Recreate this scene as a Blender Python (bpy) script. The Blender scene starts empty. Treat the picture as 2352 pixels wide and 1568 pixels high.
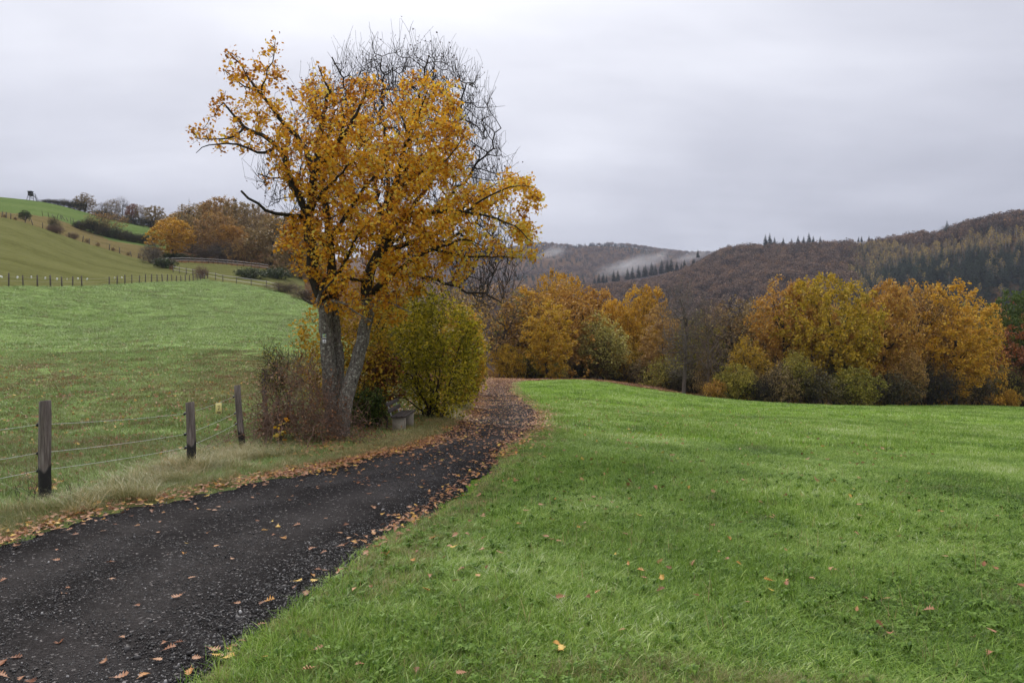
import bpy, math
import numpy as np
from mathutils import Vector

SC = bpy.context.scene
COL = SC.collection
R = np.random.default_rng(11)
rad = math.radians

# ------------------------------------------------------------------ camera
EYE = 1.65
F = 1568.0            # focal length in the units used for sight lines below
CX, CY = 1176.0, 783.2
cam_d = bpy.data.cameras.new('camera')
cam_d.lens = 24.0
cam_d.sensor_width = 36.0
cam_d.clip_start = 0.05
cam_d.clip_end = 20000
cam = bpy.data.objects.new('camera', cam_d)
cam.location = (0, 0, EYE)
cam.rotation_euler = (rad(90), 0, 0)
COL.objects.link(cam)
SC.camera = cam

# ------------------------------------------------------------------ light
SUN_AZ, SUN_EL = rad(-19), rad(42)
world = bpy.data.worlds.new('World')
SC.world = world
world.use_nodes = True
wn, wl = world.node_tree.nodes, world.node_tree.links
wn.clear()


def nd(nodes, t, **kw):
    n = nodes.new(t)
    for k, v in kw.items():
        setattr(n, k, v)
    return n


def build_world():
    out = nd(wn, 'ShaderNodeOutputWorld')
    tc = nd(wn, 'ShaderNodeTexCoord')
    sep = nd(wn, 'ShaderNodeSeparateXYZ')
    wl.new(tc.outputs['Generated'], sep.inputs[0])

    def m(op, a, b=None, c=None):
        n = nd(wn, 'ShaderNodeMath', operation=op)
        for i, v in enumerate((a, b, c)):
            if v is None:
                continue
            if isinstance(v, (int, float)):
                n.inputs[i].default_value = v
            else:
                wl.new(v, n.inputs[i])
        return n.outputs[0]
    z = m('MAXIMUM', sep.outputs[2], 0.0)
    den = m('ADD', z, 0.16)
    px = m('DIVIDE', sep.outputs[0], den)
    py = m('DIVIDE', sep.outputs[1], den)
    cmb = nd(wn, 'ShaderNodeCombineXYZ')
    wl.new(px, cmb.inputs[0])
    wl.new(py, cmb.inputs[1])
    n1 = nd(wn, 'ShaderNodeTexNoise')
    n1.inputs['Scale'].default_value = 0.55
    n1.inputs['Detail'].default_value = 6
    n1.inputs['Roughness'].default_value = 0.52
    n1.inputs['Distortion'].default_value = 0.35
    wl.new(cmb.outputs[0], n1.inputs['Vector'])
    n2 = nd(wn, 'ShaderNodeTexNoise')
    n2.inputs['Scale'].default_value = 1.7
    n2.inputs['Detail'].default_value = 5
    mp = nd(wn, 'ShaderNodeMapping')
    mp.inputs['Scale'].default_value = (0.35, 1.0, 1.0)
    wl.new(cmb.outputs[0], mp.inputs['Vector'])
    wl.new(mp.outputs[0], n2.inputs['Vector'])
    # brightness of an overcast sky: (1 + 2 sin h) / 3, broken up by cloud thickness
    g = m('ADD', m('MULTIPLY', z, m('MULTIPLY_ADD', z, 0.74, 0.12)), 0.405)
    c1 = m('MULTIPLY_ADD', n1.outputs[0], 1.2, 0.40)
    c2 = m('MULTIPLY_ADD', n2.outputs[0], 0.60, 0.70)
    lum = m('MULTIPLY', m('MULTIPLY', g, c1), c2)
    # the sun stands behind the cloud: the cloud is a little brighter towards it
    sd = (math.sin(SUN_AZ) * math.cos(SUN_EL), math.cos(SUN_AZ) * math.cos(SUN_EL), math.sin(SUN_EL))
    dt = nd(wn, 'ShaderNodeVectorMath', operation='DOT_PRODUCT')
    wl.new(tc.outputs['Generated'], dt.inputs[0])
    dt.inputs[1].default_value = sd
    gl = m('POWER', m('MAXIMUM', dt.outputs['Value'], 0.0), 9.0)
    lum = m('MULTIPLY', lum, m('MULTIPLY_ADD', gl, 0.42, 0.955))
    ramp = nd(wn, 'ShaderNodeValToRGB')
    e = ramp.color_ramp.elements
    e[0].position, e[0].color = 0.28, (0.92, 0.937, 1.10, 1)
    e[1].position, e[1].color = 0.75, (0.97, 0.978, 1.04, 1)
    wl.new(lum, ramp.inputs[0])
    vm = nd(wn, 'ShaderNodeVectorMath', operation='SCALE')
    wl.new(ramp.outputs[0], vm.inputs[0])
    wl.new(lum, vm.inputs['Scale'])
    bgc = nd(wn, 'ShaderNodeBackground')
    bgc.inputs['Strength'].default_value = 1.0
    wl.new(vm.outputs[0], bgc.inputs['Color'])
    sky = nd(wn, 'ShaderNodeTexSky')
    sky.sky_type = 'NISHITA'
    sky.sun_disc = False
    sky.sun_elevation = SUN_EL
    sky.sun_rotation = SUN_AZ
    bgs = nd(wn, 'ShaderNodeBackground')
    bgs.inputs['Strength'].default_value = 0.06
    wl.new(sky.outputs[0], bgs.inputs['Color'])
    mix = nd(wn, 'ShaderNodeMixShader')
    mix.inputs[0].default_value = 0.94
    wl.new(bgs.outputs[0], mix.inputs[1])
    wl.new(bgc.outputs[0], mix.inputs[2])
    wl.new(mix.outputs[0], out.inputs['Surface'])


build_world()
sun_d = bpy.data.lights.new('sun', 'SUN')
sun_d.energy = 1.5
sun_d.angle = rad(14)
sun_d.color = (1.0, 0.95, 0.87)
sun = bpy.data.objects.new('sun', sun_d)
sun.rotation_euler = Vector((math.sin(SUN_AZ) * math.cos(SUN_EL), math.cos(SUN_AZ) * math.cos(SUN_EL),
                             math.sin(SUN_EL))).to_track_quat('Z', 'Y').to_euler()
sun.location = (-30, 60, 80)
COL.objects.link(sun)
vs = SC.view_settings
vs.view_transform = 'Standard'
vs.look = 'None'
vs.exposure = 0.62
vs.gamma = 1.0
vs.use_curve_mapping = False
cy = SC.cycles
cy.max_bounces = 6
cy.diffuse_bounces = 3
cy.glossy_bounces = 2
cy.transmission_bounces = 4
cy.transparent_max_bounces = 8
cy.volume_bounces = 1
cy.use_denoising = True
cy.denoising_prefilter = 'ACCURATE'
cy.sample_clamp_indirect = 3.0
cy.denoiser = 'OPENIMAGEDENOISE'
cy.denoising_input_passes = 'RGB_ALBEDO_NORMAL'
cy.use_adaptive_sampling = True
cy.adaptive_threshold = 0.015


# ------------------------------------------------------------------ mesh helpers
def mesh_np(name, V, faces, mat=None, attrs=None, smooth=False):
    """faces: list of int arrays (each n x k) in any mix of k."""
    me = bpy.data.meshes.new(name)
    V = np.asarray(V, np.float32).reshape(-1, 3)
    me.vertices.add(len(V))
    me.vertices.foreach_set('co', V.ravel())
    faces = [np.asarray(f, np.int32) for f in faces if len(f)]
    nl = sum(f.size for f in faces)
    nf = sum(len(f) for f in faces)
    if nf:
        me.loops.add(nl)
        me.polygons.add(nf)
        me.loops.foreach_set('vertex_index', np.concatenate([f.ravel() for f in faces]))
        tot = np.concatenate([np.full(len(f), f.shape[1], np.int32) for f in faces])
        st = np.concatenate([[0], np.cumsum(tot)[:-1]]).astype(np.int32)
        me.polygons.foreach_set('loop_start', st)
        me.polygons.foreach_set('loop_total', tot)
        if smooth:
            me.polygons.foreach_set('use_smooth', np.ones(nf, bool))
    for k, a in (attrs or {}).items():
        a = np.asarray(a)
        if a.ndim == 2:
            at = me.attributes.new(k, 'FLOAT_VECTOR', 'POINT')
            at.data.foreach_set('vector', a.astype(np.float32).ravel())
        elif a.dtype.kind == 'i':
            at = me.attributes.new(k, 'INT', 'POINT')
            at.data.foreach_set('value', a.astype(np.int32))
        else:
            at = me.attributes.new(k, 'FLOAT', 'POINT')
            at.data.foreach_set('value', a.astype(np.float32))
    me.update(calc_edges=True)
    me.validate()
    if mat:
        me.materials.append(mat)
    return me


def link(name, me, parent=None, loc=None, **props):
    o = bpy.data.objects.new(name, me)
    COL.objects.link(o)
    if loc is not None:
        o.location = loc
    if parent is not None:
        o.parent = parent
    for k, v in props.items():
        o[k] = v
    return o


def empty(name, loc, label, category, group=None, rz=0.0):
    o = bpy.data.objects.new(name, None)
    o.empty_display_size = 0.3
    COL.objects.link(o)
    o.location = loc
    o.rotation_euler = (0, 0, rz)
    o['label'] = label
    o['category'] = category
    if group:
        o['group'] = group
    return o


class MB:
    """collects quads and tris of hand-made shapes"""

    def __init__(self):
        self.v, self.q, self.t, self.n = [], [], [], 0

    def add(self, V, q=(), t=()):
        V = np.asarray(V, float).reshape(-1, 3)
        if len(q):
            self.q.append(np.asarray(q, int) + self.n)
        if len(t):
            self.t.append(np.asarray(t, int) + self.n)
        self.v.append(V)
        self.n += len(V)
        return self

    def box(self, c, s, M=None, bev=0.0):
        """box of size s about c; M rotates it"""
        sx, sy, sz = [k / 2 for k in s]
        b = min(bev, sx * .8, sy * .8, sz * .8)
        if b <= 0:
            V = np.array([(x, y, z) for z in (-sz, sz) for x, y in ((-sx, -sy), (sx, -sy), (sx, sy), (-sx, sy))])
            q = [(3, 2, 1, 0), (4, 5, 6, 7), (0, 1, 5, 4), (1, 2, 6, 5), (2, 3, 7, 6), (3, 0, 4, 7)]
        else:
            ring = lambda i, z: [(-sx + i + 0, -sy + i, z), (sx - i, -sy + i, z), (sx - i, sy - i, z), (-sx + i, sy - i, z)]
            V = np.array(ring(b, -sz) + ring(0, -sz + b) + ring(0, sz - b) + ring(b, sz))
            q = [(3, 2, 1, 0), (12, 13, 14, 15)]
            for k in range(3):
                for i in range(4):
                    j = (i + 1) % 4
                    q.append((k * 4 + i, k * 4 + j, k * 4 + 4 + j, k * 4 + 4 + i))
        if M is not None:
            V = V @ np.asarray(M).T
        return self.add(V + np.asarray(c, float), q)

    def tube(self, P, r, sides=6, cap=True):
        V, q, t = tube_arrays(np.asarray(P, float), np.broadcast_to(np.asarray(r, float), (len(P),)), sides, cap)
        return self.add(V, q, t)

    def mesh(self, name, mat, smooth=False):
        V = np.concatenate(self.v)
        f = []
        if self.q:
            f.append(np.concatenate(self.q))
        if self.t:
            f.append(np.concatenate(self.t))
        return mesh_np(name, V, f, mat, smooth=smooth)


def tube_arrays(P, r, s, cap=False):
    n = len(P)
    T = np.gradient(P, axis=0) if n > 2 else np.repeat(P[1:] - P[:1], n, 0)
    T /= np.linalg.norm(T, axis=1, keepdims=True) + 1e-9
    a = np.abs(T).sum(0)
    ref = np.zeros(3)
    ref[np.argmin(a)] = 1
    U = np.cross(T, ref)
    U /= np.linalg.norm(U, axis=1, keepdims=True) + 1e-9
    W = np.cross(T, U)
    th = np.arange(s) * 2 * math.pi / s
    V = P[:, None] + r[:, None, None] * (U[:, None] * np.cos(th)[None, :, None] + W[:, None] * np.sin(th)[None, :, None])
    i = np.arange(n - 1)[:, None] * s
    k = np.arange(s)[None]
    k2 = (k + 1) % s
    q = np.stack([i + k, i + k2, i + s + k2, i + s + k], -1).reshape(-1, 4)
    V = V.reshape(-1, 3)
    t = np.zeros((0, 3), int)
    if cap:
        V = np.concatenate([V, P[:1], P[-1:]])
        kk = np.arange(s)
        t = np.concatenate([np.stack([np.full(s, n * s), (kk + 1) % s, kk], -1),
                            np.stack([np.full(s, n * s + 1), (n - 1) * s + kk, (n - 1) * s + (kk + 1) % s], -1)])
    return V, q, t


def rotmats(rng, n, up_bias=0.0):
    """random frames (n,3,3); columns are leaf side, leaf axis, leaf normal"""
    nrm = rng.normal(size=(n, 3))
    nrm[:, 2] = np.abs(nrm[:, 2]) * (1 + up_bias) + up_bias * .3
    nrm /= np.linalg.norm(nrm, axis=1, keepdims=True)
    a = rng.normal(size=(n, 3))
    a[:, 2] -= 0.5
    a -= nrm * (a * nrm).sum(1, keepdims=True)
    a /= np.linalg.norm(a, axis=1, keepdims=True) + 1e-9
    return np.stack([np.cross(a, nrm), a, nrm], -1)


def leaves_np(rng, centres, size, tmpl, up_bias=0.5, tone=None):
    """one copy of the leaf template per centre; returns V, faces, tone"""
    TV, TF = tmpl
    n = len(centres)
    M = rotmats(rng, n, up_bias)
    s = size * rng.uniform(0.55, 1.3, n)
    V = np.einsum('nij,kj->nki', M, TV) * s[:, None, None] + centres[:, None]
    Fc = TF[None] + (np.arange(n) * len(TV))[:, None, None]
    if tone is None:
        tone = rng.random(n)
    return V.reshape(-1, 3), Fc.reshape(-1, TF.shape[1]), np.repeat(tone, len(TV))


# leaf shapes, unit length along +y
OAK_S = (np.array([(0, 0, 0), (0, .3, .03), (0, .58, .03), (0, .85, 0), (-.3, .36, .07), (.3, .3, .05), (-.36, .68, .09),
                   (.36, .62, .05), (-.2, .95, .02), (.2, .92, 0), (0, 1.04, -.06)]),
         np.array([(0, 4, 1), (0, 1, 5), (1, 4, 6), (1, 6, 2), (1, 2, 7), (1, 7, 5), (2, 6, 3), (2, 3, 7), (3, 8, 10), (3, 10, 9)]))
ROUND_S = (np.array([(0, 0, 0), (-.36, .3, .05), (-.33, .7, .06), (0, 1, 0), (.33, .7, .04), (.36, .3, .05)]),
           np.array([(0, 5, 4, 3), (0, 3, 2, 1)]))
CLUMP_S = (np.array([(0, 0, 0), (-.42, .45, .12), (0, 1, 0), (.42, .5, .1)]), np.array([(0, 3, 2), (0, 2, 1)]))


def oak_leaf_fine(curl, bend):
    ys = np.array([0, .12, .2, .3, .4, .5, .6, .7, .8, .9, 1.0])
    ws = np.array([.012, .03, .17, .05, .29, .075, .36, .085, .28, .12, .02])
    V = []
    for y, w in zip(ys, ws):
        zc = bend * (y - .5) ** 2
        V += [(-w, y + w * .25, zc + curl * w * w * 4), (0, y, zc), (w, y + w * .25, zc + curl * w * w * 4 * .6)]
    q = []
    for i in range(len(ys) - 1):
        a = i * 3
        q += [(a, a + 1, a + 4, a + 3), (a + 1, a + 2, a + 5, a + 4)]
    V += [(-.012, -.22, bend * .3), (.012, -.22, bend * .3)]
    n = len(V)
    q.append((n - 2, n - 1, 2, 0))
    return np.array(V) - np.array([0, .5, 0]), np.array(q)


# ------------------------------------------------------------------ materials
MATS = {}


def mat_base(name):
    m = bpy.data.materials.new(name)
    m.use_nodes = True
    m.node_tree.nodes.clear()
    n, l = m.node_tree.nodes, m.node_tree.links
    out = n.new('ShaderNodeOutputMaterial')
    MATS[name] = m
    return m, n, l, out


def ramp_node(n, stops, interp='LINEAR'):
    r = n.new('ShaderNodeValToRGB')
    r.color_ramp.interpolation = interp
    e = r.color_ramp.elements
    while len(e) < len(stops):
        e.new(0.5)
    for k, (p, c) in enumerate(stops):
        e[k].position = p
        e[k].color = (*c, 1)
    return r


def mathn(n, l, op, a, b=None, c=None, clamp=False):
    k = n.new('ShaderNodeMath')
    k.operation = op
    k.use_clamp = clamp
    for i, v in enumerate((a, b, c)):
        if v is None:
            continue
        if isinstance(v, (int, float)):
            k.inputs[i].default_value = v
        else:
            l.new(v, k.inputs[i])
    return k.outputs[0]


def noise(n, l, scale, detail=4, rough=.55, vec=None, dist=0.0):
    k = n.new('ShaderNodeTexNoise')
    k.inputs['Scale'].default_value = scale
    k.inputs['Detail'].default_value = detail
    k.inputs['Roughness'].default_value = rough
    k.inputs['Distortion'].default_value = dist
    if vec is not None:
        l.new(vec, k.inputs['Vector'])
    return k.outputs[0]


def leaf_mat(name, stops, trans=0.35, clump=1.2, clump_amt=.5, rough=.55, objrand=.25):
    """foliage: hue by leaf, by bough and by plant"""
    m, n, l, out = mat_base(name)
    at = n.new('ShaderNodeAttribute')
    at.attribute_name = 'tone'
    tc = n.new('ShaderNodeTexCoord')
    nz = noise(n, l, clump, 2, .5, tc.outputs['Object'])
    oi = n.new('ShaderNodeObjectInfo')
    v = mathn(n, l, 'MULTIPLY_ADD', nz, clump_amt * 2, -clump_amt)
    v = mathn(n, l, 'ADD', v, at.outputs['Fac'])
    v = mathn(n, l, 'ADD', v, mathn(n, l, 'MULTIPLY_ADD', oi.outputs['Random'], objrand, -objrand / 2), clamp=True)
    rp = ramp_node(n, stops)
    l.new(v, rp.inputs[0])
    b = n.new('ShaderNodeBsdfPrincipled')
    b.inputs['Roughness'].default_value = rough
    b.inputs['Specular IOR Level'].default_value = 0.2
    l.new(rp.outputs[0], b.inputs['Base Color'])
    t = n.new('ShaderNodeBsdfTranslucent')
    l.new(rp.outputs[0], t.inputs['Color'])
    mx = n.new('ShaderNodeMixShader')
    mx.inputs[0].default_value = trans
    l.new(b.outputs[0], mx.inputs[1])
    l.new(t.outputs[0], mx.inputs[2])
    l.new(mx.outputs[0], out.inputs['Surface'])
    return m


def bark_mat(name, dark, mid, lichen, scale=9.0, lich=.5):
    m, n, l, out = mat_base(name)
    tc = n.new('ShaderNodeTexCoord')
    mp = n.new('ShaderNodeMapping')
    mp.inputs['Scale'].default_value = (1, 1, .28)
    l.new(tc.outputs['Object'], mp.inputs['Vector'])
    vo = n.new('ShaderNodeTexVoronoi')
    vo.inputs['Scale'].default_value = scale * 3
    l.new(mp.outputs[0], vo.inputs['Vector'])
    n1 = noise(n, l, scale * 2.2, 6, .7, mp.outputs[0], .6)
    rp = ramp_node(n, [(.3, dark), (.6, mid)])
    l.new(n1, rp.inputs[0])
    n2 = noise(n, l, scale * 1.4, 5, .72, tc.outputs['Object'], .4)
    r2 = ramp_node(n, [(lich, (0, 0, 0)), (lich + .12, (1, 1, 1))])
    l.new(n2, r2.inputs[0])
    mx = n.new('ShaderNodeMix')
    mx.data_type = 'RGBA'
    l.new(r2.outputs[0], mx.inputs[0])
    l.new(rp.outputs[0], mx.inputs[6])
    mx.inputs[7].default_value = (*lichen, 1)
    b = n.new('ShaderNodeBsdfPrincipled')
    b.inputs['Roughness'].default_value = .9
    b.inputs['Specular IOR Level'].default_value = .15
    l.new(mx.outputs[2], b.inputs['Base Color'])
    h = mathn(n, l, 'ADD', mathn(n, l, 'MULTIPLY', vo.outputs['Distance'], .8), n1)
    bp = n.new('ShaderNodeBump')
    bp.inputs['Strength'].default_value = .9
    bp.inputs['Distance'].default_value = .03
    l.new(h, bp.inputs['Height'])
    l.new(bp.outputs[0], b.inputs['Normal'])
    l.new(b.outputs[0], out.inputs['Surface'])
    return m


def plain_mat(name, c, rough=.7, var=.25, scale=30, metal=0.0, bump=.0, stretch=(1, 1, 1), spec=.3):
    m, n, l, out = mat_base(name)
    tc = n.new('ShaderNodeTexCoord')
    mp = n.new('ShaderNodeMapping')
    mp.inputs['Scale'].default_value = stretch
    l.new(tc.outputs['Object'], mp.inputs['Vector'])
    nz = noise(n, l, scale, 6, .65, mp.outputs[0])
    lo = tuple(k * (1 - var) for k in c)
    hi = tuple(min(1, k * (1 + var)) for k in c)
    rp = ramp_node(n, [(.3, lo), (.7, hi)])
    l.new(nz, rp.inputs[0])
    b = n.new('ShaderNodeBsdfPrincipled')
    b.inputs['Roughness'].default_value = rough
    b.inputs['Metallic'].default_value = metal
    b.inputs['Specular IOR Level'].default_value = spec
    l.new(rp.outputs[0], b.inputs['Base Color'])
    if bump:
        bp = n.new('ShaderNodeBump')
        bp.inputs['Strength'].default_value = .7
        bp.inputs['Distance'].default_value = bump
        l.new(nz, bp.inputs['Height'])
        l.new(bp.outputs[0], b.inputs['Normal'])
    l.new(b.outputs[0], out.inputs['Surface'])
    return m


def field_mat(name, stops, dry, fine=(60, 9), patch=.12, dry_at=(.55, .75), bump=.04, rough=.75, streak=(1, 1, 1)):
    """pasture seen from afar: fine blade noise, tussock noise, patches that have dried"""
    m, n, l, out = mat_base(name)
    g = n.new('ShaderNodeNewGeometry')
    mp = n.new('ShaderNodeMapping')
    mp.inputs['Scale'].default_value = streak
    l.new(g.outputs['Position'], mp.inputs['Vector'])
    a = noise(n, l, fine[0], 3, .7, mp.outputs[0])
    b_ = noise(n, l, fine[1], 5, .7, mp.outputs[0])
    c = noise(n, l, patch, 5, .6, mp.outputs[0])
    v = mathn(n, l, 'ADD', mathn(n, l, 'MULTIPLY', a, .3), mathn(n, l, 'MULTIPLY', b_, .45))
    v = mathn(n, l, 'ADD', v, mathn(n, l, 'MULTIPLY', c, .35))
    rp = ramp_node(n, stops)
    l.new(v, rp.inputs[0])
    at = n.new('ShaderNodeAttribute')
    at.attribute_name = 'dry'
    dv = mathn(n, l, 'ADD', mathn(n, l, 'MULTIPLY_ADD', b_, .5, -.25), at.outputs['Fac'])
    c2 = noise(n, l, patch * 2.7, 5, .6, mp.outputs[0])
    dv = mathn(n, l, 'ADD', dv, mathn(n, l, 'MULTIPLY_ADD', c2, .9, -.45))
    dr = ramp_node(n, [(dry_at[0], (0, 0, 0)), (dry_at[1], (1, 1, 1))])
    l.new(dv, dr.inputs[0])
    mx = n.new('ShaderNodeMix')
    mx.data_type = 'RGBA'
    l.new(dr.outputs[0], mx.inputs[0])
    l.new(rp.outputs[0], mx.inputs[6])
    rd = ramp_node(n, [(.3, tuple(k * .6 for k in dry)), (.75, tuple(k * 1.25 for k in dry))])
    l.new(v, rd.inputs[0])
    l.new(rd.outputs[0], mx.inputs[7])
    b = n.new('ShaderNodeBsdfPrincipled')
    b.inputs['Roughness'].default_value = rough
    b.inputs['Specular IOR Level'].default_value = 0.0
    l.new(mx.outputs[2], b.inputs['Base Color'])
    bp = n.new('ShaderNodeBump')
    bp.inputs['Strength'].default_value = .8
    bp.inputs['Distance'].default_value = bump
    l.new(mathn(n, l, 'ADD', b_, mathn(n, l, 'MULTIPLY', a, .5)), bp.inputs['Height'])
    l.new(bp.outputs[0], b.inputs['Normal'])
    l.new(b.outputs[0], out.inputs['Surface'])
    return m


def blade_mat(name, stops, dry, dry_bias=0.0, trans=.3, rough=.42):
    m, n, l, out = mat_base(name)
    at = n.new('ShaderNodeAttribute')
    at.attribute_name = 'tone'
    oi = n.new('ShaderNodeObjectInfo')
    g = n.new('ShaderNodeNewGeometry')
    p1 = noise(n, l, .32, 4, .6, g.outputs['Position'])
    p2 = noise(n, l, 1.6, 3, .6, g.outputs['Position'])
    v = mathn(n, l, 'ADD', mathn(n, l, 'MULTIPLY', at.outputs['Fac'], .5), mathn(n, l, 'MULTIPLY', oi.outputs['Random'], .42))
    v = mathn(n, l, 'ADD', v, mathn(n, l, 'MULTIPLY_ADD', p1, 1.25, -.58), clamp=True)
    rp = ramp_node(n, stops)
    l.new(v, rp.inputs[0])
    dv = mathn(n, l, 'ADD', mathn(n, l, 'MULTIPLY_ADD', p2, 1.6, -.8), mathn(n, l, 'MULTIPLY_ADD', p1, -1.0, .5))
    dv = mathn(n, l, 'ADD', dv, mathn(n, l, 'ADD', mathn(n, l, 'MULTIPLY', at.outputs['Fac'], .45), dry_bias))
    dr = ramp_node(n, [(.42, (0, 0, 0)), (.7, (1, 1, 1))])
    l.new(dv, dr.inputs[0])
    mx = n.new('ShaderNodeMix')
    mx.data_type = 'RGBA'
    l.new(dr.outputs[0], mx.inputs[0])
    l.new(rp.outputs[0], mx.inputs[6])
    mx.inputs[7].default_value = (*dry, 1)
    b = n.new('ShaderNodeBsdfPrincipled')
    b.inputs['Roughness'].default_value = rough
    b.inputs['Specular IOR Level'].default_value = .32
    l.new(mx.outputs[2], b.inputs['Base Color'])
    t = n.new('ShaderNodeBsdfTranslucent')
    l.new(mx.outputs[2], t.inputs['Color'])
    ms = n.new('ShaderNodeMixShader')
    ms.inputs[0].default_value = trans
    l.new(b.outputs[0], ms.inputs[1])
    l.new(t.outputs[0], ms.inputs[2])
    l.new(ms.outputs[0], out.inputs['Surface'])
    return m


GREEN_FIELD = [(.34, (.05, .09, .010)), (.52, (.12, .205, .028)), (.70, (.22, .31, .075))]
M_MEADOW = field_mat('meadow_grass', GREEN_FIELD, (.22, .19, .075))
M_PASTURE = field_mat('pasture_grass', [(.34, (.095, .140, .035)), (.52, (.20, .285, .09)), (.70, (.30, .40, .165))], (.15, .11, .05),
                      dry_at=(.55, .95))
M_OLIVE = field_mat('olive_pasture', [(.40, (.064, .066, .020)), (.5, (.108, .110, .038)), (.60, (.15, .15, .058))], (.14, .11, .045),
                    fine=(5, .8), patch=.06, bump=.25, streak=(.35, 1.8, 1))
M_UPPER = field_mat('upper_field_grass', [(.40, (.060, .092, .024)), (.52, (.095, .14, .042)), (.62, (.135, .175, .06))], (.11, .115, .045),
                    fine=(4, .8), patch=.03, bump=.1)
M_ROUGH = field_mat('rough_grass', [(.36, (.065, .05, .02)), (.5, (.125, .10, .042)), (.64, (.19, .15, .07))], (.09, .055, .028),
                    fine=(6, 1.5), patch=.1, bump=.15)
M_FLOOR = field_mat('forest_floor', [(.32, (.04, .025, .012)), (.55, (.10, .055, .025)), (.75, (.17, .09, .04))], (.07, .07, .025),
                    fine=(30, 4), patch=.3, bump=.08)
GREENS = [(.05, (.04, .09, .008)), (.32, (.125, .24, .020)), (.58, (.235, .36, .045)), (.8, (.35, .455, .10)), (.95, (.50, .57, .25)), (1, (.66, .70, .46))]  # the palest stops paint bright dew glints into the blade colour
M_BLADE = blade_mat('grass_blade', GREENS, (.27, .23, .10), -.12)
M_BLADE_PD = blade_mat('leafy_pasture_blade', [(.1, (.07, .09, .02)), (.5, (.17, .21, .065)), (1, (.32, .36, .16))], (.24, .15, .075), .22)
M_BLADE_P = blade_mat('pasture_blade', [(.1, (.08, .125, .022)), (.5, (.205, .30, .078)), (1, (.39, .48, .17))], (.24, .16, .08), -.0)
M_DRYBLADE = blade_mat('dry_blade', [(.1, (.10, .15, .03)), (.55, (.26, .24, .09)), (1, (.46, .38, .19))], (.50, .37, .18), .12)
M_CLOVER = leaf_mat('clover', [(0, (.05, .11, .012)), (1, (.17, .28, .04))], .3, 2, .2)
GOLD = [(0, (.17, .065, .02)), (.2, (.42, .16, .02)), (.48, (.66, .31, .02)), (.78, (.78, .46, .03)), (1, (.66, .53, .10))]
M_OAKGOLD = leaf_mat('golden_oak_leaf', GOLD, .45, .8, .55)
M_HAZEL = leaf_mat('hazel_leaf', [(0, (.14, .13, .012)), (.33, (.30, .275, .018)), (.62, (.50, .42, .028)), (1, (.70, .52, .05))], .4, .7, .45)
M_YELBUSH = leaf_mat('yellow_shrub_leaf', [(0, (.21, .15, .015)), (.4, (.42, .27, .024)), (.75, (.6, .38, .035)), (1, (.6, .32, .04))], .4, .7, .4)
M_ORANGE = leaf_mat('orange_leaf', [(0, (.23, .115, .028)), (.4, (.42, .215, .042)), (.75, (.56, .315, .06)), (1, (.60, .40, .08))], .3, .35, .4, .55, .16)
M_GOLD2 = leaf_mat('gold_leaf', [(0, (0.272, 0.167, 0.018)), (0.4, (0.514, 0.295, 0.03)), (0.75, (0.726, 0.409, 0.038)), (1, (0.756, 0.514, 0.076))], .3, .35, .4)
M_YELLOW = leaf_mat('yellow_leaf', [(0, (0.338, 0.195, 0.019)), (0.5, (0.624, 0.364, 0.033)), (1, (0.754, 0.52, 0.078))], .35, .35, .4)
M_OLIVELEAF = leaf_mat('olive_leaf', [(0, (0.114, 0.114, 0.019)), (0.5, (0.292, 0.259, 0.038)), (1, (0.535, 0.406, 0.073))], .3, .4, .4)
M_PALE = leaf_mat('pale_green_leaf', [(0, (0.21, 0.196, 0.044)), (0.5, (0.42, 0.374, 0.09)), (1, (0.63, 0.54, 0.166))], .3, .4, .4)
M_TAN = leaf_mat('tan_leaf', [(0, (0.187, 0.105, 0.042)), (0.5, (0.389, 0.227, 0.075)), (1, (0.575, 0.383, 0.1))], .3, .4, .4)
M_BROWN = leaf_mat('brown_leaf', [(0, (0.129, 0.089, 0.04)), (0.5, (0.26, 0.178, 0.073)), (1, (0.415, 0.293, 0.101))], .25, .4, .4)
M_RUSSET = leaf_mat('russet_leaf', [(0, (0.117, 0.039, 0.016)), (0.5, (0.234, 0.078, 0.026)), (1, (0.39, 0.156, 0.039))], .25, .4, .4)
M_GREENLEAF = leaf_mat('green_leaf', [(0, (0.036, 0.066, 0.012)), (0.5, (0.096, 0.144, 0.024)), (1, (0.192, 0.24, 0.048))], .3, .4, .4)
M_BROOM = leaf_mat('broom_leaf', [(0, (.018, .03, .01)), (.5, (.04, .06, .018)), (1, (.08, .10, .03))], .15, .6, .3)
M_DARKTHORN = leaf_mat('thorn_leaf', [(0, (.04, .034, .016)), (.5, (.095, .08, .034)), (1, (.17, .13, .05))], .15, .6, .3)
M_SEED = leaf_mat('ash_key', [(0, (.03, .018, .012)), (1, (.09, .05, .03))], .1, 1, .2)
M_DEADLEAF = leaf_mat('dead_leaf', [(0, (.08, .035, .018)), (.5, (.17, .075, .03)), (1, (.30, .15, .07))], .15, 1, .2)
M_FALLEN = leaf_mat('fallen_leaf', [(0, (.15, .05, .02)), (.35, (.29, .125, .06)), (.65, (.42, .23, .13)), (.82, (.48, .22, .05)), (1, (.58, .38, .08))],
                    .12, 6, .08, .5, .22)
M_BARK = bark_mat('oak_bark', (.024, .02, .016), (.18, .16, .132), (.42, .42, .34), 12, .53)
M_LIMB = bark_mat('oak_limb_bark', (.012, .010, .008), (.045, .038, .028), (.075, .08, .045), 10, .58)
M_TWIG = plain_mat('grey_twig', (.075, .06, .048), .9, .35, 20)
M_DARKTWIG = plain_mat('dark_twig', (.03, .024, .019), .9, .3, 20)
M_BRAMBLE = plain_mat('bramble_stem', (.17, .105, .075), .8, .5, 14)
M_GREYTWIG = plain_mat('bare_grey_twig', (.13, .108, .09), .9, .3, 8)
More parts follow.
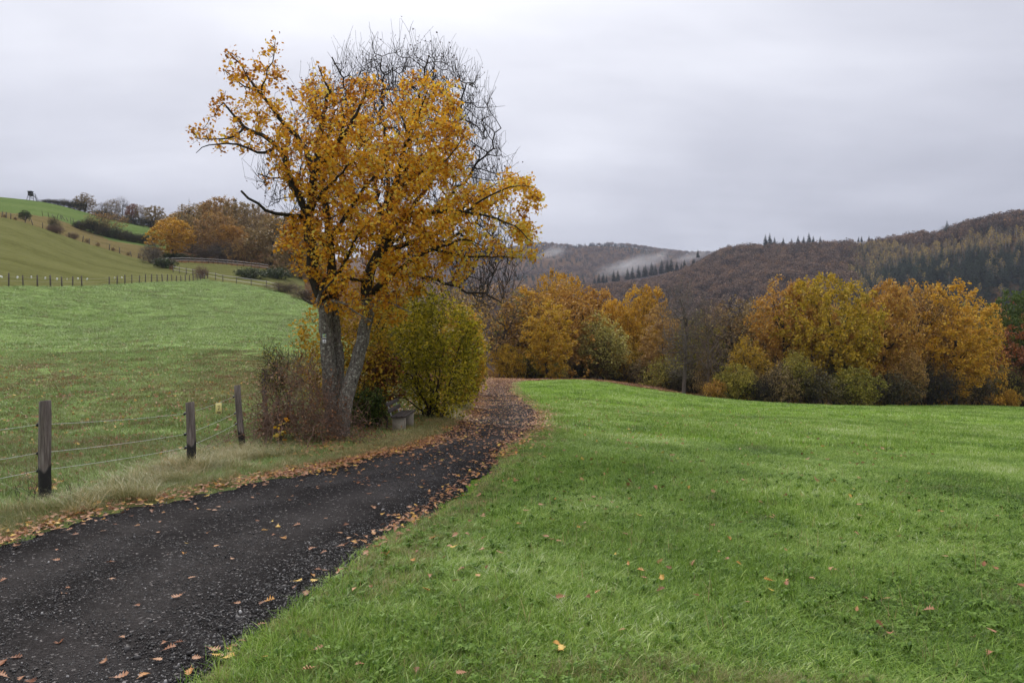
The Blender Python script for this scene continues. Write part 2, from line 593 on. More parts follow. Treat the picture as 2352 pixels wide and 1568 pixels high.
M_RUSTTWIG = plain_mat('bare_rust_twig', (.12, .085, .066), .9, .3, 8)


# ------------------------------------------------------------------ terrain height
def zrow(d, Y):
    return EYE - (Y - CY) / F * d


def ux(X):
    return (X - CX) / F


NEAR = lambda u: [(0.5, -.04 * .5 - .05 * max(u, 0) * .5), (12, -.48 - .6 * max(u, 0))]
COLS = {}


def col(X, *pts):
    u = ux(X)
    L = NEAR(u) + [(d, zrow(d, Y) if Y is not None else z) for d, Y, z in pts]
    COLS[u] = L


def pl(X, d):
    return -.04 * d - .05 * max(ux(X), 0) * d


N = None
col(-1500, (20, N, -.8), (45, N, 3), (80, N, 12), (180, N, 42), (350, N, 92), (470, N, 95))
col(-400, (18, N, -.7), (42, N, 2.4), (66, N, 8.5), (120, N, 21), (170, N, 36), (240, N, 53), (350, N, 84), (470, N, 84))
col(0, (17, N, -.7), (42, 780, N), (70, 661, N), (120, 568, N), (170, 495, N), (190, 491, N), (240, 486, N), (345, 449, N), (400, 455, N), (470, 470, N))
col(110, (17, N, -.7), (46, 772, N), (80, 659, N), (130, 588, N), (178, 525, N), (200, 520, N), (255, 492, N), (350, 463, N), (400, 470, N), (470, 490, N))
col(215, (17, N, -.7), (50, 762, N), (91, 657, N), (140, 610, N), (188, 560, N), (230, 545, N), (285, 512, N), (350, 489, N), (400, 495, N), (470, 510, N))
col(350, (17, N, -.7), (55, 748, N), (111, 648, N), (150, 627, N), (185, 603, N), (240, 560, N), (320, 525, N), (400, 520, N), (470, 520, N))
col(470, (17, N, -.7), (58, 738, N), (100, 668, N), (140, 643, N), (165, 627, N), (190, 606, N), (230, 590, N), (320, 560, N), (470, 530, N))
col(620, (17, N, -.7), (58, 742, N), (100, 683, N), (128, 667, N), (150, 645, N), (190, 614, N), (230, 602, N), (320, 570, N), (470, 550, N))
col(705, (17, N, -.7), (35, 825, N), (58, 757, N), (85, 710, N), (108, 694, N), (140, 668, N), (190, 640, N), (320, 600, N), (470, 570, N))
col(900, (18, N, -.72), (40, N, .2), (80, N, 2.2), (150, N, 9), (320, N, 22), (470, N, 35))
col(1060, (25, N, -1.0), (60, N, -2.2), (100, N, -2.6), (200, N, 1), (320, N, 4), (470, N, -5))
col(1200, (25, N, pl(1200, 25)), (60, 884, N), (75, 875, N), (85, 870, N), (105, 861, N), (118, 866, N), (140, N, -7.5), (200, N, -13), (300, N, -26), (470, N, -55))
col(1320, (25, N, pl(1320, 25)), (55, 887, N), (70, 877, N), (80, 871, N), (92, 866, N), (106, 862, N), (118, 870, N), (140, N, -9), (200, N, -16), (300, N, -32), (470, N, -60))
col(1500, (30, N, pl(1500, 30)), (60, 905, N), (74, 895, N), (84, 890, N), (98, 884, N), (110, 892, N), (140, N, -12), (200, N, -21), (300, N, -38), (470, N, -60))
col(1700, (30, N, pl(1700, 30)), (55, 922, N), (66, 916.5, N), (78, 916, N), (95, 924, N), (140, N, -14.5), (200, N, -24), (300, N, -40), (470, N, -60))
col(1900, (30, N, pl(1900, 30)), (52, 932, N), (64, 926.5, N), (76, 926, N), (92, 930, N), (140, N, -16), (200, N, -26), (300, N, -42), (470, N, -60))
col(2352, (40, N, pl(2352, 40)), (70, 941, N), (85, 936, N), (95, 934, N), (110, 940, N), (150, N, -18), (200, N, -27), (300, N, -42), (470, N, -60))
col(2900, (40, N, pl(2900, 40)), (70, 951, N), (85, 947, N), (95, 946, N), (110, 952, N), (150, N, -21), (200, N, -30), (300, N, -44), (470, N, -60))
col(4000, (40, N, pl(4000, 40)), (70, N, -9.5), (100, N, -14), (150, N, -24), (200, N, -33), (300, N, -46), (470, N, -60))
_us = sorted(COLS)
LD = np.linspace(math.log(0.5), math.log(470), 420)
_tab = np.array([np.interp(np.exp(LD), *zip(*COLS[u])) for u in _us])
_k = np.exp(-.5 * (np.arange(-9, 10) / 3.2) ** 2)
_k /= _k.sum()
_tab = np.array([np.convolve(np.pad(r, 9, 'edge'), _k, 'valid') for r in _tab])
UG = np.linspace(-1.7, 1.8, 351)


def _pchip(xs, ys, x):
    """smooth interpolation without overshoot; ys has one row per x"""
    xs = np.asarray(xs)
    h = np.diff(xs)[:, None]
    dl = np.diff(ys, axis=0) / h
    m = np.zeros_like(ys)
    w1, w2 = 2 * h[1:] + h[:-1], h[1:] + 2 * h[:-1]
    ok = dl[1:] * dl[:-1] > 0
    with np.errstate(divide='ignore', invalid='ignore'):
        hm = (w1 + w2) / (w1 / dl[:-1] + w2 / dl[1:])
    m[1:-1] = np.where(ok, hm, 0)
    m[0], m[-1] = dl[0], dl[-1]
    i = np.clip(np.searchsorted(xs, x) - 1, 0, len(xs) - 2)
    t = ((x - xs[i]) / (xs[i + 1] - xs[i]))[:, None]
    t = np.clip(t, 0, 1)
    hh = h[i]
    return ((1 + 2 * t) * (1 - t) ** 2 * ys[i] + t * (1 - t) ** 2 * hh * m[i]
            + t * t * (3 - 2 * t) * ys[i + 1] + t * t * (t - 1) * hh * m[i + 1])


ZT = _pchip(_us, _tab, UG)
_k2 = np.exp(-.5 * (np.arange(-4, 5) / 1.6) ** 2)
_k2 /= _k2.sum()
ZT = np.array([np.convolve(np.pad(c, 4, 'edge'), _k2, 'valid') for c in ZT.T]).T


def zt(x, y):
    """height of the ground at world (x, y)"""
    x, y = np.asarray(x, float), np.asarray(y, float)
    yc = np.clip(y, 0.51, 469.9)
    u = np.clip(x / np.maximum(yc, 4.0), -1.69, 1.79)
    fu = (u - UG[0]) / (UG[1] - UG[0])
    fd = (np.log(yc) - LD[0]) / (LD[1] - LD[0])
    iu, idd = fu.astype(int), fd.astype(int)
    a, b = fu - iu, fd - idd
    z = ((ZT[iu, idd] * (1 - b) + ZT[iu, idd + 1] * b) * (1 - a) + (ZT[iu + 1, idd] * (1 - b) + ZT[iu + 1, idd + 1] * b) * a)
    plane = -.04 * y - .05 * np.where(x > 0, x, 0) + np.where(x < -6, 0, 0)
    w = np.clip((y - 9) / 5, 0, 1)
    w = w * w * (3 - 2 * w)
    z = plane * (1 - w) + z * w
    bump = (.022 * np.sin(x * 2.1 + .7 * np.sin(y * 1.3)) * np.sin(y * 1.7 + 1.1 * np.sin(x * .9)) + .04 * np.sin(x * .55 + 1.3) * np.sin(y * .48 + .4))
    far = np.clip(y / 60, 0, 1)
    z = z + bump * (1 - .3 * far) + far * .22 * np.sin(x * .13 + 1) * np.sin(y * .11 + .5 * np.sin(x * .07))
    return z


def at(X, d):
    """the ground point seen along column X at distance d"""
    x = ux(X) * d
    return np.array([x, d, float(zt(x, d))])


def sight(X, Y, d):
    """the point at distance d on the sight line through (X, Y)"""
    return np.array([ux(X) * d, d, EYE - (Y - CY) / F * d])


# ------------------------------------------------------------------ the track's course
TL = np.array([(-4.9, -9), (-4.88, -3), (-4.85, 2), (-4.78, 5), (-4.74, 6.3), (-4.62, 7.5), (-3.92, 9.1), (-2.83, 11.8), (-2.2, 13.8), (-1.8, 15.8), (-1.62, 20), (-1.6, 24.9),
               (-2.0, 34.9), (-2.6, 47), (-2.9, 58.7), (-2.5, 70), (0, 81), (6, 88), (13, 89.5), (22, 89), (34, 85)])
TR = np.array([(-1.78, -9), (-1.75, -3), (-1.72, 1), (-1.66, 3.58), (-1.6, 4.35), (-1.48, 5.57), (-1.2, 6.9), (-.76, 9.44), (-.2, 12.7), (.4, 16), (.85, 19.5), (1.1, 25),
               (.6, 37), (.15, 48), (0, 60), (.6, 67), (2.8, 75), (7, 81), (13, 83.2), (22, 82.5), (34, 78.5)])


def smooth_line(P, step):
    P = np.asarray(P, float)
    s = np.concatenate([[0], np.cumsum(np.linalg.norm(np.diff(P, axis=0), axis=1))])
    n = int(s[-1] / step) + 2
    return _pchip(s, P, np.linspace(0, s[-1], n))


def pair_lines(A, B, per=26):
    """two edges sampled station by station (they share their control stations)"""
    t = np.linspace(0, len(A) - 1, (len(A) - 1) * per + 1)
    k = np.arange(len(A)).astype(float)
    return _pchip(k, A, t), _pchip(k, B, t)


EL, ER = pair_lines(TL, TR)
CEN = (EL + ER) / 2
HW = np.linalg.norm(EL - ER, axis=1) / 2
CENs, HWs = CEN[::4], HW[::4]


def track_dist(x, y):
    """distance outside the nearer edge of the track (negative on it)"""
    p = np.stack([np.ravel(x), np.ravel(y)], -1)
    out = np.empty(len(p))
    for i in range(0, len(p), 20000):
        d = np.linalg.norm(p[i:i + 20000, None] - CENs[None], axis=2) - HWs[None]
        out[i:i + 20000] = d.min(1)
    return out.reshape(np.shape(x))


_o = np.argsort(CEN[CEN[:, 1] < 72][:, 1])
_cy, _cx = CEN[CEN[:, 1] < 72][_o, 1], CEN[CEN[:, 1] < 72][_o, 0]


def right_of_track(x, y):
    return np.where(y < 72, x > np.interp(y, _cy, _cx), (x > 2) & (y < 72 + 10))


EDGE_X = [1150, 1200, 1260, 1320, 1400, 1500, 1600, 1700, 1900, 2100, 2352, 2900, 4200]
EDGE_D = [62, 66, 71, 73, 73, 73, 74, 73, 71, 76, 88, 92, 95]
FEN_X, FEN_D = [-900, 0, 110, 215, 350, 470], [45, 70, 80, 91, 111, 140]
PAS_X, PAS_D = [-900, 0, 110, 215, 350, 470, 545, 620, 705, 760, 900], [45, 70, 80, 91, 111, 140, 134, 127, 108, 60, 22]
OLI_X, OLI_D = [-900, 0, 120, 240, 330, 480, 485], [150, 170, 178, 189, 185, 142, 141]
UPP_X, UPP_D = [-900, 0, 110, 215, 300], [215, 236, 250, 280, 330]


def build_ground():
    ys = np.concatenate([np.linspace(-14, 2.5, 24), np.geomspace(2.7, 468, 330)])
    us = np.linspace(-1.66, 1.66, 520)
    Yg, Ug = np.meshgrid(ys, us, indexing='ij')
    Xg = Ug * np.maximum(Yg, 7.0)
    Zg = zt(Xg, Yg)
    td = track_dist(Xg, Yg)
    Zg = Zg - .07 * np.clip((-td - .03) / .2, 0, 1) - np.clip(Yg - 30, 0, 40) * .002 * (td < .2)
    V = np.stack([Xg, Yg, Zg], -1).reshape(-1, 3)
    nv, nu = Yg.shape
    i = (np.arange(nv - 1)[:, None] * nu + np.arange(nu - 1)[None])
    Q = np.stack([i, i + 1, i + nu + 1, i + nu], -1).reshape(-1, 4)
    cxq = V[Q][:, :, 0].mean(1)
    cyq = V[Q][:, :, 1].mean(1)
    Xd = cxq / np.maximum(cyq, 1.0) * F + CX
    right = right_of_track(cxq, cyq)
    jit = 1.2 * np.sin(cxq * 1.1) + .8 * np.sin(cyq * 1.9)
    me_ = right & (cyq < np.interp(Xd, EDGE_X, EDGE_D) + jit)
    left = ~right
    pas = left & (cyq < np.interp(Xd, PAS_X, PAS_D))
    rope_d = np.interp(Xd, [330, 378, 448, 512, 578, 640], [178, 186, 192, 194, 190, 186])
    oli = left & ~pas & (Xd < 480) & (cyq < np.interp(Xd, OLI_X, OLI_D))
    padd = left & ~pas & ~oli & (Xd > 395) & (Xd < 700) & (cyq < rope_d)
    strip = left & ~pas & ~oli & ~padd & (Xd <= 380) & (cyq < np.interp(Xd, [-900, 0, 110, 180, 260, 380], [212, 232, 246, 248, 226, 226]))
    upp = left & ~(pas | oli | padd | strip) & (Xd < 390) & (cyq < 352)
    flo = ~(me_ | pas | oli | padd | strip | upp)
    # dryness: the verges of the track, and under the oak where the leaves came down
    dry = np.clip(1.0 - np.abs(td) / .75, 0, 1) * .6
    lit = np.exp(-(((Xg + 7) / 10) ** 2 + ((Yg - 26) / 13) ** 2)) * .75
    dry = np.maximum(dry, np.where(Xg < -2, lit, 0)) + .18
    dry = np.where((Yg > 60) & (Yg < 100) & (Xg > 4), .1, dry)
    dry = dry.ravel()
    for nm, mask, mat in (('meadow', me_, M_MEADOW), ('pasture', pas, M_PASTURE), ('hillside_pasture', oli, M_OLIVE),
                          ('paddock_ground', padd, M_OLIVE), ('rough_hillside', strip, M_ROUGH), ('upper_field', upp, M_UPPER),
                          ('forest_floor', flo, M_FLOOR)):
        q = Q[mask]
        if not len(q):
            continue
        used, inv = np.unique(q.ravel(), return_inverse=True)
        me = mesh_np(nm, V[used], [inv.reshape(-1, 4)], mat, {'dry': dry[used]}, True)
        link(nm, me, kind='structure')


build_ground()


def build_track():
    m, n, l, out = mat_base('lava_gravel')
    g = n.new('ShaderNodeNewGeometry')
    big = noise(n, l, .9, 5, .6, g.outputs['Position'])
    mid = noise(n, l, 14, 4, .6, g.outputs['Position'])
    vo = n.new('ShaderNodeTexVoronoi')
    vo.inputs['Scale'].default_value = 62
    l.new(g.outputs['Position'], vo.inputs['Vector'])
    vb = n.new('ShaderNodeTexVoronoi')
    vb.inputs['Scale'].default_value = 120
    l.new(g.outputs['Position'], vb.inputs['Vector'])
    v = mathn(n, l, 'ADD', mathn(n, l, 'MULTIPLY', big, .5), mathn(n, l, 'MULTIPLY', mid, .5))
    rp = ramp_node(n, [(.35, (.024, .022, .0215)), (.55, (.048, .0455, .045)), (.72, (.078, .074, .073))])
    l.new(v, rp.inputs[0])
    sep = n.new('ShaderNodeSeparateColor')
    l.new(vo.outputs['Color'], sep.inputs[0])
    sp = ramp_node(n, [(0, (.5, .5, .52)), (.7, (1, 1, 1)), (.93, (1.4, 1.35, 1.35)), (.972, (6.5, 6.4, 6.2))], 'CONSTANT')
    l.new(sep.outputs[0], sp.inputs[0])
    mx = n.new('ShaderNodeMix')
    mx.data_type = 'RGBA'
    mx.blend_type = 'MULTIPLY'
    mx.inputs[0].default_value = 1
    l.new(rp.outputs[0], mx.inputs[6])
    l.new(sp.outputs[0], mx.inputs[7])
    at_ = n.new('ShaderNodeAttribute')
    at_.attribute_name = 'far'
    wo = n.new('ShaderNodeAttribute')
    wo.attribute_name = 'worn'
    worn = n.new('ShaderNodeMix')
    worn.data_type = 'RGBA'
    l.new(mathn(n, l, 'MULTIPLY', wo.outputs['Fac'], mathn(n, l, 'MULTIPLY_ADD', big, 1.5, -.1), clamp=True), worn.inputs[0])
    l.new(mx.outputs[2], worn.inputs[6])
    worn.inputs[7].default_value = (.105, .095, .090, 1)
    mud = n.new('ShaderNodeMix')
    mud.data_type = 'RGBA'
    l.new(mathn(n, l, 'MULTIPLY', at_.outputs['Fac'], mathn(n, l, 'MULTIPLY_ADD', mid, 1.6, -.3), clamp=True), mud.inputs[0])
    l.new(worn.outputs[2], mud.inputs[6])
    mud.inputs[7].default_value = (.16, .075, .035, 1)
    b = n.new('ShaderNodeBsdfPrincipled')
    b.inputs['Roughness'].default_value = .75
    b.inputs['Specular IOR Level'].default_value = 0.0
    l.new(mud.outputs[2], b.inputs['Base Color'])
    h = mathn(n, l, 'ADD', mathn(n, l, 'MULTIPLY', vo.outputs['Distance'], -1.0), mathn(n, l, 'MULTIPLY', vb.outputs['Distance'], -.5))
    h = mathn(n, l, 'ADD', h, mathn(n, l, 'MULTIPLY', mid, .9))
    bp = n.new('ShaderNodeBump')
    bp.inputs['Strength'].default_value = 1.0
    bp.inputs['Distance'].default_value = .022
    l.new(h, bp.inputs['Height'])
    l.new(bp.outputs[0], b.inputs['Normal'])
    l.new(b.outputs[0], out.inputs['Surface'])
    nc = 15
    t = np.linspace(0, 1, nc)
    jl = .07 * np.sin(np.arange(len(EL)) * .55) + .05 * np.sin(np.arange(len(EL)) * 1.37 + 1) + R.normal(0, .015, len(EL))
    jr = .07 * np.sin(np.arange(len(EL)) * .48 + 2) + .05 * np.sin(np.arange(len(EL)) * 1.61) + R.normal(0, .015, len(EL))
    w = (ER - EL) / (2 * HW)[:, None]
    A, B = EL - w * (.06 + jl)[:, None], ER + w * (.06 + jr)[:, None]
    P = A[:, None] * (1 - t)[None, :, None] + B[:, None] * t[None, :, None]
    x, y = P[..., 0], P[..., 1]
    prof = .035 * (1 - (2 * t - 1) ** 2) - .014 * (np.exp(-((t - .26) / .09) ** 2) + np.exp(-((t - .74) / .09) ** 2))
    prof[0] = prof[-1] = -.05
    z = zt(x, y) + prof[None] + .004 + .012 * np.sin(x * 6 + 2 * np.sin(y * 3)) * np.sin(y * 5) * (t * (1 - t) * 3)[None]
    V = np.stack([x, y, z], -1).reshape(-1, 3)
    i = np.arange(len(EL) - 1)[:, None] * nc + np.arange(nc - 1)[None]
    Q = np.stack([i, i + 1, i + nc + 1, i + nc], -1).reshape(-1, 4)
    far = np.clip((y - 36) / 30, 0, 1).ravel()
    tt = np.broadcast_to(t[None], x.shape)
    wv = (.62 * np.exp(-((tt - .30) / .11) ** 2) + .55 * np.exp(-((tt - .68) / .12) ** 2) + .18).ravel()
    me = mesh_np('gravel_track', V, [Q], m, {'far': far, 'worn': wv}, True)
    link('gravel_track', me, kind='structure')


build_track()


def track_z(x, y):
    return zt(x, y) + .03


# ------------------------------------------------------------------ scattering of uncountable stuff
def scatter(name, P, rot, scl, idx, protos, **props):
    """points carry attributes; a node group sets one prototype's geometry on each"""
    me = mesh_np(name, P, [], None, {'rot': rot, 'scl': scl, 'idx': np.asarray(idx, np.int32)})
    o = link(name, me, **props)
    ng = bpy.data.node_groups.new(name, 'GeometryNodeTree')
    ng.interface.new_socket('Geometry', in_out='INPUT', socket_type='NodeSocketGeometry')
    ng.interface.new_socket('Geometry', in_out='OUTPUT', socket_type='NodeSocketGeometry')
    n, l = ng.nodes, ng.links
    gi, go = n.new('NodeGroupInput'), n.new('NodeGroupOutput')
    jn = n.new('GeometryNodeJoinGeometry')

    def attr(a, t):
        k = n.new('GeometryNodeInputNamedAttribute')
        k.data_type = t
        k.inputs['Name'].default_value = a
        return [s for s in k.outputs if s.enabled][0]
    ra, sa, ia = attr('rot', 'FLOAT_VECTOR'), attr('scl', 'FLOAT_VECTOR'), attr('idx', 'INT')
    for k, p in enumerate(protos):
        oi = n.new('GeometryNodeObjectInfo')
        oi.inputs['Object'].default_value = p
        oi.inputs['As Instance'].default_value = False
        cp = n.new('FunctionNodeCompare')
        cp.data_type = 'INT'
        cp.operation = 'EQUAL'
        ins = [s for s in cp.inputs if s.enabled]
        l.new(ia, ins[0])
        ins[1].default_value = k
        ip = n.new('GeometryNodeInstanceOnPoints')
        l.new(gi.outputs[0], ip.inputs['Points'])
        l.new(cp.outputs[0], ip.inputs['Selection'])
        l.new(oi.outputs['Geometry'], ip.inputs['Instance'])
        l.new(ra, ip.inputs['Rotation'])
        l.new(sa, ip.inputs['Scale'])
        l.new(ip.outputs[0], jn.inputs[0])
    l.new(jn.outputs[0], go.inputs[0])
    md = o.modifiers.new('scatter', 'NODES')
    md.node_group = ng
    return o


def proto(name, me):
    return bpy.data.objects.new(name, me)


def tuft_mesh(name, rng, n, h, spread, width, lean, mat, seg=3, curl=.6):
    ang = rng.uniform(0, 2 * math.pi, n)
    rr = spread * np.sqrt(rng.random(n))
    base = np.stack([rr * np.cos(ang), rr * np.sin(ang), np.full(n, -.012)], -1)
    hd = rng.uniform(0, 2 * math.pi, n)
    ln = lean * rng.uniform(.15, 1.0, n)
    hh = h * rng.uniform(.45, 1.1, n)
    ww = width * rng.uniform(.7, 1.3, n)
    dirv = np.stack([np.cos(hd), np.sin(hd)], -1)
    sd = np.stack([-np.sin(hd + rng.normal(0, .6, n)), np.cos(hd), np.zeros(n)], -1)
    V = []
    for k in range(seg + 1):
        t = k / seg
        off = (ln * t ** (1 + curl))[:, None] * hh[:, None] * dirv * 1.4
        zz = hh * (t - .42 * ln * t * t)
        c = base + np.concatenate([off, zz[:, None]], 1)
        w = (ww * (1 - t) ** .7 / 2)[:, None] * sd
        if k < seg:
            V += [c - w, c + w]
        else:
            V += [c]
    V = np.stack(V, 1)
    m = V.shape[1]
    b = (np.arange(n) * m)[:, None]
    q = np.concatenate([b + np.array([2 * k, 2 * k + 1, 2 * k + 3, 2 * k + 2])[None] for k in range(seg - 1)])
    t = b + np.array([2 * seg - 2, 2 * seg - 1, 2 * seg])[None]
    tone = np.repeat(rng.random(n), m)
    return mesh_np(name, V.reshape(-1, 3), [q, t], mat, {'tone': tone})


def clover_mesh(name, rng, n, spread, mat):
    V, Q, T = [], [], []
    k = 0
    for i in range(n):
        a, r_ = rng.uniform(0, 6.283), spread * math.sqrt(rng.random())
        c = np.array([r_ * math.cos(a), r_ * math.sin(a), rng.uniform(.025, .06)])
        tilt = rng.normal(0, .35, 2)
        s = rng.uniform(.010, .017)
        tn = rng.random()
        for j in range(3):
            b = rng.uniform(-.2, .2) + j * 2.094 + a
            d, e = np.array([math.cos(b), math.sin(b)]), np.array([-math.sin(b), math.cos(b)])
            p2 = [d * 0, d * .7 - e * .55, d * 1.25, d * .7 + e * .55]
            for p in p2:
                xy = p * s
                V.append(c + np.array([xy[0], xy[1], (tilt * xy).sum()]))
                T.append(tn)
            Q.append((k, k + 1, k + 2, k + 3))
            k += 4
    return mesh_np(name, np.array(V), [np.array(Q)], mat, {'tone': np.array(T)})


def build_grass():
    g = np.random.default_rng(5)
    short = [proto('grass_tuft', tuft_mesh('grass_tuft', g, 34, .095, .12, .0068, 1.05, M_BLADE, 4)) for _ in range(4)]
    tall = [proto('grass_tuft_tall', tuft_mesh('grass_tuft_tall', g, 42, .19, .09, .0068, 1.2, M_BLADE, 5)) for _ in range(2)]
    clov = [proto('clover_patch', clover_mesh('clover_patch', g, 26, .17, M_CLOVER)) for _ in range(2)]
    coarse = [proto('grass_tuft_wide', tuft_mesh('grass_tuft_wide', g, 50, .11, .30, .013, .9, M_BLADE, 2)) for _ in range(2)]
    protos = short + tall + clov + coarse

    def rnd(n, y0, y1, umin, umax, power=1.0):
        # uniform over the wedge of ground between two distances
        y = np.sqrt(g.uniform(y0 * y0, y1 * y1, n))
        u = g.uniform(umin, umax, n)
        return u * np.maximum(y, 3.5), y
    # ---- right-hand meadow
    X, Yy, I, S = [], [], [], []
    for n, y0, y1, kinds, sc in ((19000, 2.0, 7.5, (0, 1, 2, 3), .9), (30000, 7.5, 17, (0, 1, 2, 3), 1.1), (17000, 17, 34, (8, 9), 1.0), (20000, 34, 84, (8, 9), 1.35),
                                 (1500, 2.0, 8, (6, 7), .95), (1500, 8, 16, (6, 7), 1.0), (3200, 2.0, 9, (4, 5), .62), (3600, 9, 26, (4, 5), .7)):
        x, y = rnd(n, y0, y1, -.62, 1.2)
        td = track_dist(x, y)
        ok = right_of_track(x, y) & (td > g.uniform(-.10, .12, n)) & (y < np.interp(x / y * F + CX, EDGE_X, EDGE_D) - .5)
        if kinds == (4, 5):      # longer tussocks stand in drifts
            f = np.sin(x * 1.3 + 2 * np.sin(y * .8)) * np.sin(y * .9 + 1) + g.normal(0, .35, n)
            ok &= f > .05
        if kinds == (6, 7):
            f = np.sin(x * .9 + 1) * np.sin(y * .7 + 2 * np.sin(x * .5)) + g.normal(0, .3, n)
            ok &= f > -.1
        x, y = x[ok], y[ok]
        X.append(x)
        Yy.append(y)
        I.append(g.choice(kinds, len(x)))
        h = 1 + .35 * np.sin(x * 1.1 + np.sin(y * .9)) * np.sin(y * 1.2)
        s = sc * g.uniform(.75, 1.25, len(x))
        S.append(np.stack([s, s, s * h], -1))
    x, y, i, s = map(np.concatenate, (X, Yy, I, S))
    p = np.stack([x, y, zt(x, y)], -1)
    r = np.stack([g.normal(0, .06, len(x)), g.normal(0, .06, len(x)), g.uniform(0, 6.283, len(x))], -1)
    scatter('meadow_grass', p, r, s, i, protos, label='short green grass and clover of the meadow beside the gravel track', kind='stuff')
    # broad-leaved weeds and old flower stalks among the grass
    ro = []
    for _ in range(2):
        n_ = 9
        V, Q, T = [], [], []
        for j in range(n_):
            a, L, w = g.uniform(0, 6.283), g.uniform(.03, .06), g.uniform(.006, .010)
            d2, e2 = np.array([math.cos(a), math.sin(a), 0]), np.array([-math.sin(a), math.cos(a), 0])
            k0 = len(V)
            for q_, ww, zz in ((.05, .25, .02), (.45, 1, .06), (.8, .9, .065), (1.05, .1, .05)):
                V += [d2 * L * q_ - e2 * w * ww + np.array([0, 0, zz]), d2 * L * q_ + e2 * w * ww + np.array([0, 0, zz - .004])]
                T += [g.random()] * 2
            Q += [(k0 + 2 * q_, k0 + 2 * q_ + 1, k0 + 2 * q_ + 3, k0 + 2 * q_ + 2) for q_ in range(3)]
        ro.append(proto('meadow_weed', mesh_np('meadow_weed', np.array(V), [np.array(Q)], M_CLOVER, {'tone': np.array(T)})))
    sk = [proto('dead_stalk', tuft_mesh('dead_stalk', g, 3, .26, .05, .0045, .35, M_DRYBLADE, 4)) for _ in range(2)]
    y = np.sqrt(g.uniform(9, 12 ** 2, 1900))
    x = g.uniform(-.5, .85, 1900) * y
    ok = right_of_track(x, y) & (track_dist(x, y) > .1)
    x, y = x[ok], y[ok]
    s = g.uniform(.6, 1.25, len(x))
    scatter('meadow_weeds', np.stack([x, y, zt(x, y)], -1), np.stack([g.normal(0, .1, len(x)), g.normal(0, .1, len(x)), g.uniform(0, 6.28, len(x))], -1), np.stack([s, s, s], -1),
            g.choice(4, len(x), p=[.38, .38, .12, .12]), ro + sk, label='broad-leaved weeds and dead stalks scattered through the meadow grass', kind='stuff')
    # ---- left pasture behind the fence
    sp = [proto('pasture_tuft', tuft_mesh('pasture_tuft', g, 55, .10, .2, .006, .85, M_BLADE_P)) for _ in range(3)]
    lp = [proto('pasture_tuft_wide', tuft_mesh('pasture_tuft_wide', g, 60, .12, .42, .016, .9, M_BLADE_P, 2)) for _ in range(2)]
    X, Yy, I, S = [], [], [], []
    for n, y0, y1, u0, u1, kinds, sc in ((9000, 6, 16, -1.0, -.2, (0, 1, 2), 1.1), (13000, 16, 36, -1.0, -.12, (3, 4), .9),
                                         (17000, 36, 80, -.95, -.22, (3, 4), 1.3), (11000, 80, 140, -.75, -.25, (3, 4), 1.9)):
        x, y = rnd(n, y0, y1, u0, u1)
        Xd = x / y * F + CX
        ok = ~right_of_track(x, y) & (track_dist(x, y) > .35) & (y < np.interp(Xd, PAS_X, PAS_D))
        x, y = x[ok], y[ok]
        X.append(x)
        Yy.append(y)
        I.append(g.choice(kinds, len(x)))
        k = sc * g.uniform(.7, 1.3, len(x))
        S.append(np.stack([k, k, k * (.75 if y0 > 30 else 1)], -1))
        # leaves and thatch have browned the sward in a broad belt across the slope
        b = np.exp(-((np.sqrt(x * x + y * y) - 32) / 11) ** 2) + .25 * np.sin(x * .5 + np.sin(y * .4)) * (y < 45)
        I[-1] = np.where(g.random(len(x)) < b, 5 + g.integers(0, 2, len(x)), I[-1])
    x, y, i, s = map(np.concatenate, (X, Yy, I, S))
    p = np.stack([x, y, zt(x, y)], -1)
    r = np.stack([g.normal(0, .08, len(x)), g.normal(0, .08, len(x)), g.uniform(0, 6.283, len(x))], -1)
    bp_ = [proto('pasture_tuft_brown', tuft_mesh('pasture_tuft_brown', g, 50, .10, .34, .012, .95, M_BLADE_PD, 2)) for _ in range(2)]
    scatter('pasture_grass', p, r, s, i, sp + lp + bp_, label='pale green grass of the pasture behind the post and wire fence', kind='stuff')
    # ---- straw-coloured verges of the track
    dp = [proto('dry_tuft', tuft_mesh('dry_tuft', g, 60, .20, .14, .0055, 1.0, M_DRYBLADE, 4)) for _ in range(3)]
    dt = [proto('dry_tussock', tuft_mesh('dry_tussock', g, 90, .38, .15, .006, 1.15, M_DRYBLADE, 5, .9)) for _ in range(2)]
    X, Yy, I, S = [], [], [], []

    def verge(n, y0, y1, side, w0, w1, kinds, sc):
        k = np.nonzero((CEN[:, 1] > y0) & (CEN[:, 1] < y1) & (np.arange(len(CEN)) < 420))[0]
        seg = np.linalg.norm(np.gradient(CEN, axis=0), axis=1)[k]
        c = g.choice(k, n, p=seg / seg.sum())
        w = (ER[c] - EL[c]) / (2 * HW[c])[:, None]
        off = g.uniform(w0, w1, n)[:, None]
        P = EL[c] - w * off if side < 0 else ER[c] + w * off
        P = P + g.normal(0, .12, (n, 2))
        ok = track_dist(P[:, 0], P[:, 1]) > -.03
        P = P[ok]
        X.append(P[:, 0])
        Yy.append(P[:, 1])
        I.append(g.choice(kinds, len(P)))
        s = sc * g.uniform(.6, 1.25, len(P))
        S.append(np.stack([s, s, s], -1))
    verge(950, 3, 16, -1, 0.02, .85, (0, 1, 2), .7)
    verge(120, 4, 15, -1, .25, 1.0, (3, 4), .6)
    verge(1300, 15, 60, -1, 0, .9, (0, 1, 2), 1.0)
    verge(200, 15, 60, -1, .3, .9, (3, 4), .7)
    verge(1500, 2, 20, 1, 0.02, .8, (0, 1, 2), .45)
    verge(900, 20, 75, 1, 0, .7, (0, 1, 2), .55)
